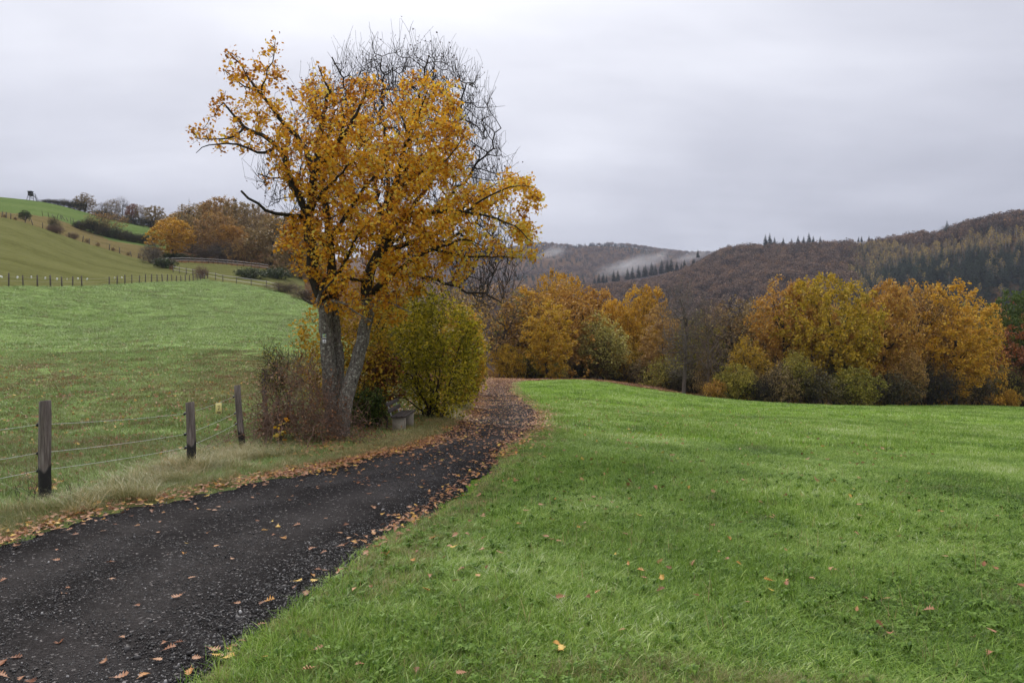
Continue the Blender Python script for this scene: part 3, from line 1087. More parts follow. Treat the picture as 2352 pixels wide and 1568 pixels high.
    # bleached patches and old stalks in the near meadow
    for cx_, cy_, sx_, sy_, m in ((.55, 3.55, .45, .16, 60), (1.35, 3.5, .5, .18, 60), (-.55, 4.6, .25, .2, 22), (-.9, 5.3, .2, .25, 20), (2.1, 3.6, .4, .15, 30), (-.2, 3.7, .3, .15, 25), (1.0, 7.0, .5, .3, 14)):
        X.append(cx_ + g.normal(0, sx_, m))
        Yy.append(cy_ + g.normal(0, sy_, m))
        I.append(g.choice((0, 1, 2), m))
        s = g.uniform(.35, .62, m)
        S.append(np.stack([s, s, s], -1))
    for cX, cY, m in ((452, 1085, 75), (420, 1095, 40), (520, 1060, 45), (560, 1040, 35), (345, 1120, 35), (235, 1160, 26), (120, 1180, 26), (640, 1050, 30)):
        v = (cY - CY) / F
        d = EYE / (v - .04)
        x0 = ux(cX) * d
        X.append(x0 + g.normal(0, .3, m))
        Yy.append(d + g.normal(0, .25, m))
        I.append(g.choice((3, 4), m))
        s = g.uniform(.5, 1.1, m)
        S.append(np.stack([s, s, s * .9], -1))
    x, y, i, s = map(np.concatenate, (X, Yy, I, S))
    ok = track_dist(x, y) > -.02
    x, y, i, s = x[ok], y[ok], i[ok], s[ok]
    fx, fy = ux(104) * 8.3, 8.3        # the foot of the nearest post stands clear
    ok = ~((np.hypot(x - fx, y - fy + .3) < .52) & (g.random(len(x)) < .9))
    x, y, i, s = x[ok], y[ok], i[ok], s[ok]
    p = np.stack([x, y, zt(x, y)], -1)
    r = np.stack([g.normal(0, .15, len(x)), g.normal(0, .15, len(x)), g.uniform(0, 6.283, len(x))], -1)
    scatter('dry_verge_grass', p, r, s, i, dp + dt, label='long straw-coloured grass along the edges of the gravel track', kind='stuff')


build_grass()


def build_gravel():
    g = np.random.default_rng(8)
    m, n, l, out = mat_base('gravel_stone')
    oi = n.new('ShaderNodeObjectInfo')
    rp = ramp_node(n, [(0, (.013, .012, .0115)), (.6, (.036, .033, .032)), (.9, (.07, .064, .062)), (.97, (.16, .15, .145)), (1, (.38, .37, .36))])
    l.new(oi.outputs['Random'], rp.inputs[0])
    b = n.new('ShaderNodeBsdfPrincipled')
    b.inputs['Roughness'].default_value = .55
    l.new(rp.outputs[0], b.inputs['Base Color'])
    l.new(b.outputs[0], out.inputs['Surface'])
    t = (1 + 5 ** .5) / 2
    ico = np.array([(-1, t, 0), (1, t, 0), (-1, -t, 0), (1, -t, 0), (0, -1, t), (0, 1, t), (0, -1, -t), (0, 1, -t), (t, 0, -1), (t, 0, 1), (-t, 0, -1), (-t, 0, 1)]) / 1.9
    fc = np.array([(0, 11, 5), (0, 5, 1), (0, 1, 7), (0, 7, 10), (0, 10, 11), (1, 5, 9), (5, 11, 4), (11, 10, 2), (10, 7, 6), (7, 1, 8), (3, 9, 4), (3, 4, 2), (3, 2, 6), (3, 6, 8),
                   (3, 8, 9), (4, 9, 5), (2, 4, 11), (6, 2, 10), (8, 6, 7), (9, 8, 1)])
    pr = []
    for k in range(4):
        V = ico * g.uniform(.75, 1.2, (12, 1)) * np.array([1, g.uniform(.7, 1), g.uniform(.5, .75)])
        pr.append(proto('gravel_stone', mesh_np('gravel_stone', V, [fc], m)))
    X, Yy, S = [], [], []
    for nn, y0, y1, sm in ((46000, 2.2, 6.5, .0043), (26000, 6.5, 13, .0056), (6000, 13, 22, .008)):
        y = np.sqrt(g.uniform(y0 * y0, y1 * y1, nn))
        x = g.uniform(-.95, .06, nn) * np.maximum(y, 3.4)
        td = track_dist(x, y)
        rut = np.sin(x * 2.3 + .4 * y) + g.normal(0, .6, nn)
        ok = (td < .03) & ((rut > -.5) | (td > -.5))
        x, y = x[ok], y[ok]
        X.append(x)
        Yy.append(y)
        S.append(sm * np.exp(g.normal(0, .42, len(x))))
    # a band of loose coarser stone along the inner edge
    k = g.choice(np.nonzero((CEN[:, 1] > 2) & (CEN[:, 1] < 11))[0], 3000)
    w = (ER[k] - EL[k]) / (2 * HW[k])[:, None]
    P = ER[k] - w * np.abs(g.normal(.2, .28, len(k)))[:, None] + g.normal(0, .1, (len(k), 2))
    X.append(P[:, 0])
    Yy.append(P[:, 1])
    S.append(.0078 * np.exp(g.normal(0, .42, len(k))))
    x, y, s = map(np.concatenate, (X, Yy, S))
    ok = track_dist(x, y) < .02
    x, y, s = x[ok], y[ok], s[ok]
    # height of the crowned surface across the track
    dc = np.empty(len(x))
    for a in range(0, len(x), 20000):
        dd = np.linalg.norm(np.stack([x, y], -1)[a:a + 20000, None] - CENs[None], axis=2)
        j = dd.argmin(1)
        dc[a:a + 20000] = np.clip(dd.min(1) / HWs[j], 0, 1)
    z = zt(x, y) + .035 * (1 - dc ** 2) - .014 * np.exp(-((dc - .48) / .18) ** 2) + .004 + s * .1
    scatter('gravel', np.stack([x, y, z], -1), g.uniform(0, 6.283, (len(x), 3)), np.stack([s, s, s], -1), g.integers(0, 4, len(x)), pr,
            label='loose black lava gravel lying on the track', kind='stuff')


build_gravel()


def build_fallen_leaves():
    g = np.random.default_rng(21)
    ms = []
    for k in range(6):
        V, q = oak_leaf_fine(g.uniform(-.5, .8), g.uniform(-.3, .55))
        if k in (2, 5):
            V[:, 0] *= 1.25
        zz = V[:, 2] - V[:, 2].min()
        V[:, 2] = zz
        ms.append(mesh_np('oak_leaf', V, [q], M_FALLEN, {'tone': np.full(len(V), [.06, .33, .52, .64, .8, .97][k])}))
    prots = [proto('fallen_leaf', m) for m in ms]
    hue = ['dark russet', 'brown', 'light brown', 'pale tan', 'orange', 'yellow']
    pick = [.12, .26, .24, .2, .11, .07]
    # the leaves one can pick out: on the track and on the meadow nearest to the eye
    nt = nm = 0
    tries = 0
    while (nt < 150 or nm < 150) and tries < 20000:
        tries += 1
        if nt < 150 and (nm >= 150 or g.random() < .5):
            y = g.uniform(3.0, 9.0)
            x = g.uniform(-.78, .1) * y
            edge = float(track_dist(np.array([x]), np.array([y]))[0])
            if edge > -.02 or (g.random() > .45 and edge < -.4):
                continue
            nt += 1
            z = float(zt(x, y)) + .035
            lab, grp = '%s fallen oak leaf lying on the dark gravel track near the camera', 'fallen leaves on the near track'
            tilt = .1
        else:
            y = math.sqrt(g.uniform(9, 81))
            x = g.uniform(-.5, .8) * y
            edge = float(track_dist(np.array([x]), np.array([y]))[0])
            if edge < .05 or not right_of_track(np.array(x), np.array(y)):
                continue
            if x > 1.5 and g.random() < .45:
                continue
            nm += 1
            z = float(zt(x, y)) + g.uniform(.05, .075)
            lab, grp = '%s fallen oak leaf caught in the short green meadow grass near the camera', 'fallen leaves on the near meadow'
            tilt = .28
        kk = int(g.choice(6, p=pick))
        o = link('oak_leaf', ms[kk], label=lab % hue[kk], category='leaf', group='%s %s' % (hue[kk], grp))
        s = g.uniform(.045, .085)
        o.location = (x, y, z)
        o.scale = (s, s, s)
        o.rotation_euler = (g.normal(0, tilt), g.normal(0, tilt), g.uniform(0, 6.283))
    # the rest nobody could count
    X, Yy, S, T = [], [], [], []

    def strip(n, y0, y1, side, mu, sg, sc=.1):
        k = np.nonzero((CEN[:, 1] > y0) & (CEN[:, 1] < y1))[0]
        seg = np.linalg.norm(np.gradient(CEN, axis=0), axis=1)[k]
        c = g.choice(k, n, p=seg / seg.sum())
        w = (ER[c] - EL[c]) / (2 * HW[c])[:, None]
        off = g.normal(mu, sg, n)[:, None]
        P = (EL[c] - w * off) if side < 0 else (ER[c] + w * off)
        P += g.normal(0, .05, P.shape)
        X.append(P[:, 0])
        Yy.append(P[:, 1])
        S.append(sc * g.uniform(.6, 1.2, n))
        T.append(np.full(n, .25))
    strip(1100, 4, 9.5, -1, .07, .17, .07)
    strip(2200, 9, 16, -1, .06, .2, .078)
    strip(3200, 14, 34, -1, -.05, .42, .085)
    strip(2200, 30, 75, -1, .1, .5, .1)
    strip(330, 7, 14, 1, .03, .12, .072)
    strip(1300, 13, 26, 1, 0, .22, .085)
    strip(1200, 24, 75, 1, .1, .35, .1)
    strip(4500, 70, 91, -1, .1, 1.6, .16)
    strip(2500, 70, 91, 1, 0, .8, .16)
    n = 4200          # across the track under the oak
    y = g.uniform(9, 40, n)
    t = g.random(n)
    x = np.interp(y, EL[:400, 1], EL[:400, 0]) * (1 - t) + np.interp(y, ER[:400, 1], ER[:400, 0]) * t
    ok = g.random(n) < np.clip((y - 6) / 11, .15, 1)
    X.append(x[ok])
    Yy.append(y[ok])
    S.append(.076 * g.uniform(.45, 1.2, ok.sum()))
    T.append(np.full(ok.sum(), .2))
    n = 2600          # and on towards the bend
    y = g.uniform(36, 78, n)
    t = g.random(n)
    x = np.interp(y, EL[:400, 1], EL[:400, 0]) * (1 - t) + np.interp(y, ER[:400, 1], ER[:400, 0]) * t
    X.append(x)
    Yy.append(y)
    S.append(.12 * g.uniform(.6, 1.2, n))
    T.append(np.full(n, .2))
    n = 1900          # meadow beyond the near leaves
    y = np.sqrt(g.uniform(81, 42 ** 2, n))
    x = g.uniform(-.05, .62, n) ** 1 * y
    ok = right_of_track(x, y) & (track_dist(x, y) > .1) & (g.random(n) < np.clip(1.1 - (x - 1) / 16, .12, 1))
    X.append(x[ok])
    Yy.append(y[ok])
    S.append(.095 * g.uniform(.6, 1.2, ok.sum()))
    T.append(np.full(ok.sum(), .5))
    n = 9500          # the pasture behind the fence, downwind of the oak
    y = g.uniform(6.5, 42, n)
    x = -g.uniform(.1, .95, n) * y
    ok = (track_dist(x, y) > .3) & ~right_of_track(x, y) & (g.random(n) < np.exp(-((y - 24) / 13) ** 2))
    X.append(x[ok])
    Yy.append(y[ok])
    S.append(.10 * g.uniform(.6, 1.2, ok.sum()))
    T.append(np.full(ok.sum(), .5))
    n = 4200          # under the oak, the brambles and the hazel
    y, x = g.uniform(12.5, 22, n), g.normal(-3.6, 1.3, n)
    ok = track_dist(x, y) > .1
    X.append(x[ok])
    Yy.append(y[ok])
    S.append(.1 * g.uniform(.6, 1.2, ok.sum()))
    T.append(np.full(ok.sum(), .3))
    x, y, s, t = map(np.concatenate, (X, Yy, S, T))
    on = track_dist(x, y) < 0
    z = zt(x, y) + np.where(on, .04, .03 + .03 * g.random(len(x)))
    r = np.stack([g.normal(0, 1, len(x)) * t, g.normal(0, 1, len(x)) * t, g.uniform(0, 6.283, len(x))], -1)
    scatter('leaf_litter', np.stack([x, y, z], -1), r, np.stack([s, s, s], -1), g.choice(6, len(x), p=pick), prots,
            label='fallen brown and orange leaves drifted along the track and under the oak', kind='stuff')


build_fallen_leaves()


# ------------------------------------------------------------------ how woody plants grow
def resample(P, step):
    P = np.asarray(P, float)
    s = np.concatenate([[0], np.cumsum(np.linalg.norm(np.diff(P, axis=0), axis=1))])
    n = max(3, int(s[-1] / step) + 1)
    if len(P) > 2:
        return _pchip(s, P, np.linspace(0, s[-1], n))
    t = np.linspace(0, 1, n)[:, None]
    return P[0] * (1 - t) + P[1] * t


class Plant:
    """a branching skeleton: nodes with a parent and a radius"""

    def __init__(self, rng):
        self.rng = rng
        self.pos, self.par, self.rmin = [], [], []

    def limb(self, P, r0, r1, step=.2, wob=.02, root=None):
        P = resample(P, step)
        if root is None and self.pos:
            a = np.array(self.pos)
            root = int(np.linalg.norm(a - P[0], axis=1).argmin())
            P[0] = a[root]
        n = len(P)
        P[1:] += self.rng.normal(0, wob, (n - 1, 3))
        rr = np.linspace(r0, r1, n)
        start = 0
        if root is not None and root >= 0:
            prev, start = root, 1
        else:
            prev = -1
        for k in range(start, n):
            self.pos.append(P[k])
            self.par.append(prev)
            self.rmin.append(rr[k])
            prev = len(self.pos) - 1
        return prev

    def colonize(self, A, di, dk, step, iters=90, jit=.25, up=.05, skip=0, maxn=9000):
        rng = self.rng
        A = np.asarray(A, float)
        pos = np.array(self.pos)
        base = np.arange(len(pos)) if not skip else np.nonzero(np.array(self.rmin) < skip)[0]
        nd_ = np.full(len(A), 1e9)
        ni = np.zeros(len(A), int)

        def upd(idx):
            P = pos[idx]
            for a in range(0, len(A), 1500):
                d = np.linalg.norm(A[a:a + 1500, None] - P[None], axis=2)
                j = d.argmin(1)
                dm = d[np.arange(len(j)), j]
                b = dm < nd_[a:a + 1500]
                nd_[a:a + 1500][b] = dm[b]
                ni[a:a + 1500][b] = idx[j[b]]
        upd(base)
        par = list(self.par)
        for it in range(iters):
            act = nd_ < di
            if not act.any() or len(pos) > maxn:
                break
            v = A[act] - pos[ni[act]]
            v /= np.linalg.norm(v, axis=1, keepdims=True) + 1e-9
            acc = np.zeros((len(pos), 3))
            np.add.at(acc, ni[act], v)
            idx = np.unique(ni[act])
            d = acc[idx]
            d /= np.linalg.norm(d, axis=1, keepdims=True) + 1e-9
            d += rng.normal(0, jit, d.shape)
            d[:, 2] += up
            d /= np.linalg.norm(d, axis=1, keepdims=True) + 1e-9
            new = pos[idx] + d * step
            # a shoot that would only double one already there is dropped, with the points that drew it
            far = np.array([np.linalg.norm(pos - q, axis=1).min() for q in new]) > step * .45
            if not far.all():
                dead = np.isin(ni, idx[~far]) & act
                A, nd_, ni = A[~dead], nd_[~dead], ni[~dead]
                new, idx = new[far], idx[far]
                if not len(A):
                    break
                if not len(new):
                    continue
            k0 = len(pos)
            pos = np.concatenate([pos, new])
            par += idx.tolist()
            nw = np.arange(k0, len(pos))
            upd(nw)
            keep = nd_ > dk
            A, nd_, ni = A[keep], nd_[keep], ni[keep]
            if not len(A):
                break
        self.pos = list(pos)
        self.par = par
        self.rmin += [0.0] * (len(pos) - len(self.rmin))

    def sprout(self, rng, n, L, r_max, up=.3, seg=3, droop=0.0, wig=.22):
        """n short side twigs on thin wood"""
        r = self.radii()
        c = np.nonzero(r < r_max)[0]
        if not len(c):
            return
        for i in rng.choice(c, n):
            d = rng.normal(size=3)
            d[2] += up * 2
            d /= np.linalg.norm(d)
            p = self.pos[i].copy()
            prev = int(i)
            st = L * rng.uniform(.5, 1.2) / seg
            for k in range(seg):
                d = d + rng.normal(0, wig, 3)
                d[2] -= droop
                d /= np.linalg.norm(d)
                p = p + d * st
                self.pos.append(p.copy())
                self.par.append(prev)
                self.rmin.append(0.0)
                prev = len(self.pos) - 1

    def radii(self, tip=.004, e=2.35):
        n = len(self.pos)
        par = np.array(self.par)
        a = np.zeros(n)
        rm = np.array(self.rmin)
        kids = np.zeros(n, int)
        for p in par:
            if p >= 0:
                kids[p] += 1
        r = np.zeros(n)
        order = np.arange(n)[::-1]
        for i in order:
            v = a[i] ** (1 / e) if kids[i] else tip
            if rm[i] > 0:
                v = rm[i]
            r[i] = v
            p = par[i]
            if p >= 0:
                a[p] += v ** e
        # a branch is thinner than the wood it leaves
        for i in range(n):
            p = par[i]
            if p >= 0 and rm[i] == 0:
                r[i] = min(r[i], r[p] * (.92 if rm[p] == 0 else .6))
        return np.maximum(r, tip * .6)

    def chains(self, r):
        n = len(self.pos)
        kids = [[] for _ in range(n)]
        roots = []
        for i, p in enumerate(self.par):
            (kids[p] if p >= 0 else roots).append(i)
        out = []
        stack = [(i, None) for i in roots]
        while stack:
            i, st = stack.pop()
            ch = [] if st is None else [st]
            while True:
                ch.append(i)
                k = kids[i]
                if not k:
                    break
                k = sorted(k, key=lambda j: -r[j])
                for j in k[1:]:
                    stack.append((j, i))
                i = k[0]
            out.append((ch, st is not None))
        return out

    def wood(self, tip=.004, thick=1.0, e=2.35, rcut=(.07, .02)):
        r = self.radii(tip, e) * thick
        pos = np.array(self.pos)
        Vs, Qs, n = [], [], 0
        for ch, side in self.chains(r):
            if len(ch) < 2:
                continue
            P, rr = pos[ch], r[ch].copy()
            if side:
                rr[0] = min(rr[0], rr[1] * 1.25)
            s = 9 if rr.max() > rcut[0] else 5 if rr.max() > rcut[1] else 3
            V, q, _ = tube_arrays(P, rr, s)
            Vs.append(V)
            Qs.append(q + n)
            n += len(V)
        return np.concatenate(Vs), np.concatenate(Qs), r


def in_poly(px, py, poly):
    poly = np.asarray(poly, float)
    inside = np.zeros(len(px), bool)
    j = len(poly) - 1
    for i in range(len(poly)):
        xi, yi = poly[i]
        xj, yj = poly[j]
        c = ((yi > py) != (yj > py)) & (px < (xj - xi) * (py - yi) / (yj - yi + 1e-12) + xi)
        inside ^= c
        j = i
    return inside


def poly_dist(px, py, poly):
    poly = np.asarray(poly, float)
    best = np.full(len(px), 1e9)
    p = np.stack([px, py], -1)
    for i in range(len(poly)):
        a, b = poly[i - 1], poly[i]
        ab = b - a
        t = np.clip(((p - a) @ ab) / (ab @ ab), 0, 1)
        best = np.minimum(best, np.linalg.norm(p - a - t[:, None] * ab, axis=1))
    return best


def fill_outline(rng, poly, n, d0, thick, soft=110, dens=None):
    """points in a crown of real depth: an outline in sight-line units at distance d0, thick about its middle"""
    poly = np.asarray(poly, float)
    lo, hi = poly.min(0), poly.max(0)
    out = []
    c = 0
    while c < n:
        X, Y = rng.uniform(lo[0], hi[0], n * 2), rng.uniform(lo[1], hi[1], n * 2)
        k = in_poly(X, Y, poly)
        if dens is not None:
            k &= rng.random(n * 2) < dens(X, Y)
        X, Y = X[k], Y[k]
        e = np.sqrt(np.clip(poly_dist(X, Y, poly) / soft, .05, 1))
        d = d0 + thick * e * rng.uniform(-1, 1, len(X))
        out.append(np.stack([(X - CX) / F * d, d, EYE - (Y - CY) / F * d], -1))
        c += len(X)
    return np.concatenate(out)[:n]


def local(o, P):
    return np.asarray(P) - np.asarray(o)


# ------------------------------------------------------------------ the oak beside the track
def build_hero():
    g = np.random.default_rng(3)
    D0 = 16.6
    S = lambda X, Y, dd=0.0: sight(X, Y, D0 + dd)
    base = sight(762, 975, 16.6)
    base[2] = float(zt(base[0], base[1]))
    p = Plant(g)
    L = lambda pts, r0, r1, **k: p.limb(np.array([S(*q) for q in pts]), r0, r1, **k)
    # left-hand stem
    b = S(768, 965)
    b[2] = float(zt(b[0], b[1])) - .1
    p.limb(np.array([b, S(763, 930), S(757, 880), S(754, 830), S(751, 770), S(749, 715)]), .185, .142, wob=.012, root=-1)
    L([(749, 715), (733, 665), (721, 625), (719, 594), (710, 540), (708, 508)], .145, .115)
    L([(708, 508), (714, 465), (718, 430), (727, 377), (731, 339), (744, 249, .2), (757, 208, .3)], .115, .03)
    L([(757, 215, .3), (742, 180, .2), (731, 152, .2)], .025, .012, wob=.01)
    L([(706, 500), (692, 462, -.2), (668, 415, -.4), (658, 385, -.5), (658, 360, -.5), (633, 332, -.6), (588, 306, -.5), (562, 294, -.4), (543, 275, -.3), (515, 236, -.2)], .085, .018)
    L([(562, 294, -.4), (540, 312, -.7), (505, 322, -.8), (470, 318, -.9), (440, 302, -.9)], .028, .006)
    L([(640, 338, -.6), (600, 350, -1), (556, 335, -1.2), (520, 328, -1.3), (480, 333, -1.3), (450, 350, -1.2)], .038, .006)
    L([(722, 410), (701, 345, .4), (671, 302, .5), (645, 279, .5), (625, 248, .6), (596, 212, .6), (572, 178, .7), (551, 148, .8), (520, 112, .9)], .075, .012)
    L([(596, 212, .6), (612, 170, .4), (630, 125, .2), (634, 85, .1)], .024, .005)
    L([(600, 218, .6), (560, 200, .2), (530, 175, 0), (521, 165, 0)], .026, .008)
    L([(729, 375), (761, 358, -.3), (783, 317, -.5), (806, 279, -.6), (828, 242, -.7), (843, 200, -.7)], .075, .014)
    L([(783, 317, -.5), (790, 270, -.9), (782, 232, -1.1)], .03, .01)
    L([(735, 320), (738, 300, .9), (725, 240, 1.3), (722, 190, 1.5)], .045, .01)
    L([(716, 470), (760, 420, -1.2), (800, 380, -1.8), (830, 330, -2)], .05, .01)
    # second stem hard behind it
    b2 = S(792, 960, .32)
    b2[2] = float(zt(b2[0], b2[1])) - .1
    p.limb(np.array([b2, S(783, 900, .32), S(776, 820, .3), S(768, 740, .3), S(766, 690, .3), S(760, 600, .35), S(757, 557, .4)]), .135, .10, wob=.012, root=-1)
    L([(757, 557, .4), (748, 480, .7), (738, 414, .9), (748, 350, 1.1), (758, 300, 1.3), (768, 255, 1.5)], .10, .02)
    L([(760, 590, .4), (745, 560, -.2), (727, 530, -.6), (705, 500, -1.0)], .05, .015)
    L([(764, 660, .3), (745, 640, -.5), (725, 700, -.8), (712, 692, -.9), (694, 686, -1.0)], .055, .03)
    L([(757, 557, .4), (790, 500, .2), (830, 440, .2), (870, 390, .2), (900, 330, .3)], .06, .012)
    L([(766, 640, .3), (800, 590, -.6), (820, 540, -1.3), (855, 500, -1.8)], .055, .012)
    # dead snag to the left
    L([(708, 500), (680, 492, -.3), (640, 490, -.6), (612, 482, -.8), (590, 466, -.9), (570, 456, -1), (556, 441, -1)], .05, .024)
    # leaning stem
    b3 = S(786, 985, -.3)
    b3[2] = float(zt(b3[0], b3[1])) - .1
    p.limb(np.array([b3, S(789, 950, -.28), S(797, 905, -.2), S(810, 862, -.1), S(822, 825), S(835, 770), S(845, 725)]), .17, .135, wob=.012, root=-1)
    L([(845, 725), (846, 690), (842, 650, .2), (852, 615, .3), (872, 580, .4), (893, 530, .5)], .13, .10)
    L([(893, 530, .5), (896, 470, .4), (915, 400, .3), (925, 350, .3), (935, 310, .4), (925, 265, .5)], .105, .02)
    L([(930, 345, .3), (955, 280, -.2), (970, 245, -.3), (982, 205, -.4)], .045, .01)
    L([(866, 590, .4), (893, 570, 1), (930, 560, 1.3), (985, 545, 1.6), (1040, 500, 1.8), (1095, 450, 2), (1140, 420, 2)], .085, .012)
    L([(845, 680, .1), (890, 640, -.4), (940, 600, -.8), (1000, 570, -1.1), (1060, 550, -1.3), (1110, 560, -1.4)], .08, .012)
    L([(893, 530, .5), (950, 490, -.4), (993, 487, -.8), (1060, 486, -1.1), (1117, 493, -1.3), (1181, 520, -1.4), (1230, 560, -1.5)], .07, .006)
    L([(1060, 486, -1.1), (1130, 450, -1.4), (1185, 425, -1.5), (1232, 432, -1.5)], .03, .005)
    L([(1000, 570, -1.1), (1080, 590, -.7), (1150, 590, -.3), (1215, 590, 0)], .035, .006)
    L([(915, 400, .3), (990, 350, .8), (1040, 300, 1), (1060, 250, 1.1)], .05, .008)
    L([(905, 440, .4), (960, 400, -.9), (1020, 370, -1.4), (1060, 320, -1.7)], .045, .008)
    L([(846, 690), (880, 690, -.9), (915, 700, -1.3), (940, 715, -1.5)], .04, .01)
    L([(748, 705), (770, 690, -.8), (800, 700, -1.2), (830, 725, -1.4), (855, 735, -1.5)], .045, .01)
    L([(842, 650, .2), (800, 640, -.9), (760, 650, -1.5), (735, 680, -1.8), (720, 700, -1.8)], .045, .01)
    outline = [(437, 305), (470, 240), (512, 240), (508, 112), (545, 108), (580, 125), (622, 70), (642, 75), (646, 145), (700, 172), (745, 165), (790, 178), (850, 165), (890, 192),
               (950, 150), (1000, 160), (1060, 200), (1072, 280), (1095, 330), (1080, 400), (1130, 415), (1165, 392), (1230, 398), (1252, 450), (1228, 490), (1252, 540), (1228, 600),
               (1190, 585), (1150, 575), (1100, 610), (1060, 650), (1000, 665), (960, 690), (925, 735), (850, 748), (790, 720), (735, 722), (715, 690), (700, 640), (640, 600), (622, 545),
               (650, 500), (690, 470), (620, 450), (590, 380), (560, 352), (440, 352)]

    def dens(X, Y):
        d = np.ones(len(X))
        d = np.where(X < 620, .42, d)
        d = np.where((X < 700) & (Y < 480) & (X > 560), .5, d)
        d = np.where((Y < 260) & (X > 660), .62, d)
        d = np.where((X > 1100), .6, d)
        d = np.where((X > 770) & (X < 850) & (Y > 585) & (Y < 660), .25, d)
        return d
    A = fill_outline(g, outline, 3300, D0, 2.6, 150, dens)
    p.colonize(A, 1.15, .19, .13, 80, .3, .02, skip=.075)
    V, Q, r = p.wood(.0046, 1.12)
    pos, par = np.array(p.pos), np.array(p.par)
    root = empty('oak_tree', base, 'tall three-stemmed oak with golden leaves and lichen-covered trunks standing beside the bench', 'tree')
    thick = (r > .05)
    # the bark of the stems is lichened, the wood aloft is dark
    fz = V[Q][:, :, 2].mean(1)
    stem = (fz < base[2] + 3.3)
    rr = np.zeros(len(V))
    for nm, mask, mt in (('trunk', stem, M_BARK), ('branches', ~stem, M_LIMB)):
        q = Q[mask]
        used, inv = np.unique(q.ravel(), return_inverse=True)
        link(nm, mesh_np(nm, local(base, V[used]), [inv.reshape(-1, 4)], mt, smooth=True), root)
    # the leaves stand on the thin wood
    tw = np.nonzero((r < .012) & (np.arange(len(r)) > 200))[0]
    X = pos[tw, 0] / pos[tw, 1] * F + CX
    Yv = CY - (pos[tw, 2] - EYE) / pos[tw, 1] * F
    snag = (X < 700) & (Yv > 420) & (Yv < 500) & (X < 660)
    tw = tw[~snag]
    C = []
    for i in tw:
        k = g.poisson(10.5 * g.gamma(.9) / .9)
        if k:
            a = pos[par[i]] if par[i] >= 0 else pos[i]
            t = g.random((k, 1))
            C.append(a * (1 - t) + pos[i] * t + g.normal(0, .075, (k, 3)))
    C = np.concatenate(C)
    X = C[:, 0] / C[:, 1] * F + CX
    Yv = CY - (C[:, 2] - EYE) / C[:, 1] * F
    keep = g.random(len(C)) < np.where(X < 640, .62, np.where(Yv < 330, .74, 1.0))
    C = C[keep]
    # higher and outer leaves have turned browner; the lower right ones are yellower
    tone = g.normal(.57, .27, len(C)) - .5 * (g.random(len(C)) < .09) + .14 * np.clip((C[:, 0] + 2.5) / 3, -1, 1) - .10 * np.clip((C[:, 2] - 5) / 4, -1, 1)
    LV, LF, tn = leaves_np(g, local(base, C), .088, OAK_S, .3, np.clip(tone, 0, 1))
    link('crown', mesh_np('crown', LV, [LF], M_OAKGOLD, {'tone': tn}), root)
    print('hero nodes', len(pos), 'leaves', len(C))
    # waymarks nailed to the left stem
    for (Yc, lab, kind) in ((771, 'small waymark plate with a green, yellow and blue emblem on the oak trunk', 0),
                            (783, 'small white waymark plate with two black hikers on the oak trunk', 1)):
        c = sight(745, Yc, 16.40)
        c[0] += .0
        t = empty('waymark_plate', c, lab, 'trail sign', 'waymarks on the oak')
        w, h = (.083, .1) if kind == 0 else (.083, .083)
        link('plate', MB().box((0, 0, 0), (w, .004, h), bev=.001).mesh('plate', M_WHITE), t)

        def flat(pts, mat, nm, y):
            pts = np.array(pts) * .083
            n = len(pts)
            v = np.concatenate([np.stack([pts[:, 0], np.full(n, y), pts[:, 1]], -1), np.stack([pts[:, 0], np.full(n, -.001), pts[:, 1]], -1)])
            me = mesh_np(nm, v, [np.array([np.arange(n)]), np.array([[i, i + n, (i + 1) % n + n, (i + 1) % n] for i in range(n)])], mat)
            link(nm, me, t)
        if kind == 0:
            o = .1
            flat([(-.42, -.42 + o), (.42, -.42 + o), (.42, .5 + o), (-.42, .5 + o)][::1], M_SIGNGREEN, 'emblem_field', -.003)
            th = np.linspace(.5, 5.0, 14)
            ring = [(.1 + .44 * math.cos(a) * .8, .02 + o + .44 * math.sin(a)) for a in th] + [(.16 + .2 * math.cos(a) * .8, .02 + o + .2 * math.sin(a)) for a in th[::-1]]
            ring = [(max(-.41, min(.41, x)), max(-.3, min(.58, z))) for x, z in ring]
            flat(ring, M_SIGNYELLOW, 'emblem_crescent', -.004)
            flat([(.16 + .24 * math.cos(a), .03 + o + .22 * math.sin(a)) for a in np.linspace(0, 2 * math.pi, 13)[:-1]], M_SIGNBLUE, 'emblem_disc', -.005)
            flat([(-.3, -.46), (.05, -.46), (.05, -.5), (-.3, -.5)], M_SIGNBLACK, 'emblem_caption', -.003)
        else:
            for dx, dz, s in ((-.1, -.02, .95), (.12, .03, 1.0)):
                body = [(-.05, -.28), (-.02, -.28), (.0, -.05), (.05, -.28), (.08, -.28), (.05, 0), (.06, .14), (.02, .17), (.05, .22), (.03, .28), (-.02, .29), (-.05, .24), (-.03, .17), (-.09, .12), (-.09, -.02), (-.05, -.04)]
                flat([(x * s * 1.2 + dx, z * s + dz) for x, z in body], M_SIGNBLACK, 'hiker_figure', -.003)


M_WHITE = plain_mat('white_paint', (.8, .8, .79), .5, .05, 20)
M_SIGNGREEN = plain_mat('green_print', (.10, .38, .22), .5, .05, 20)
M_SIGNYELLOW = plain_mat('yellow_print', (.75, .62, .12), .5, .05, 20)
M_SIGNBLUE = plain_mat('blue_print', (.02, .16, .34), .5, .05, 20)
M_SIGNBLACK = plain_mat('black_print', (.012, .012, .013), .5, .05, 20)
build_hero()


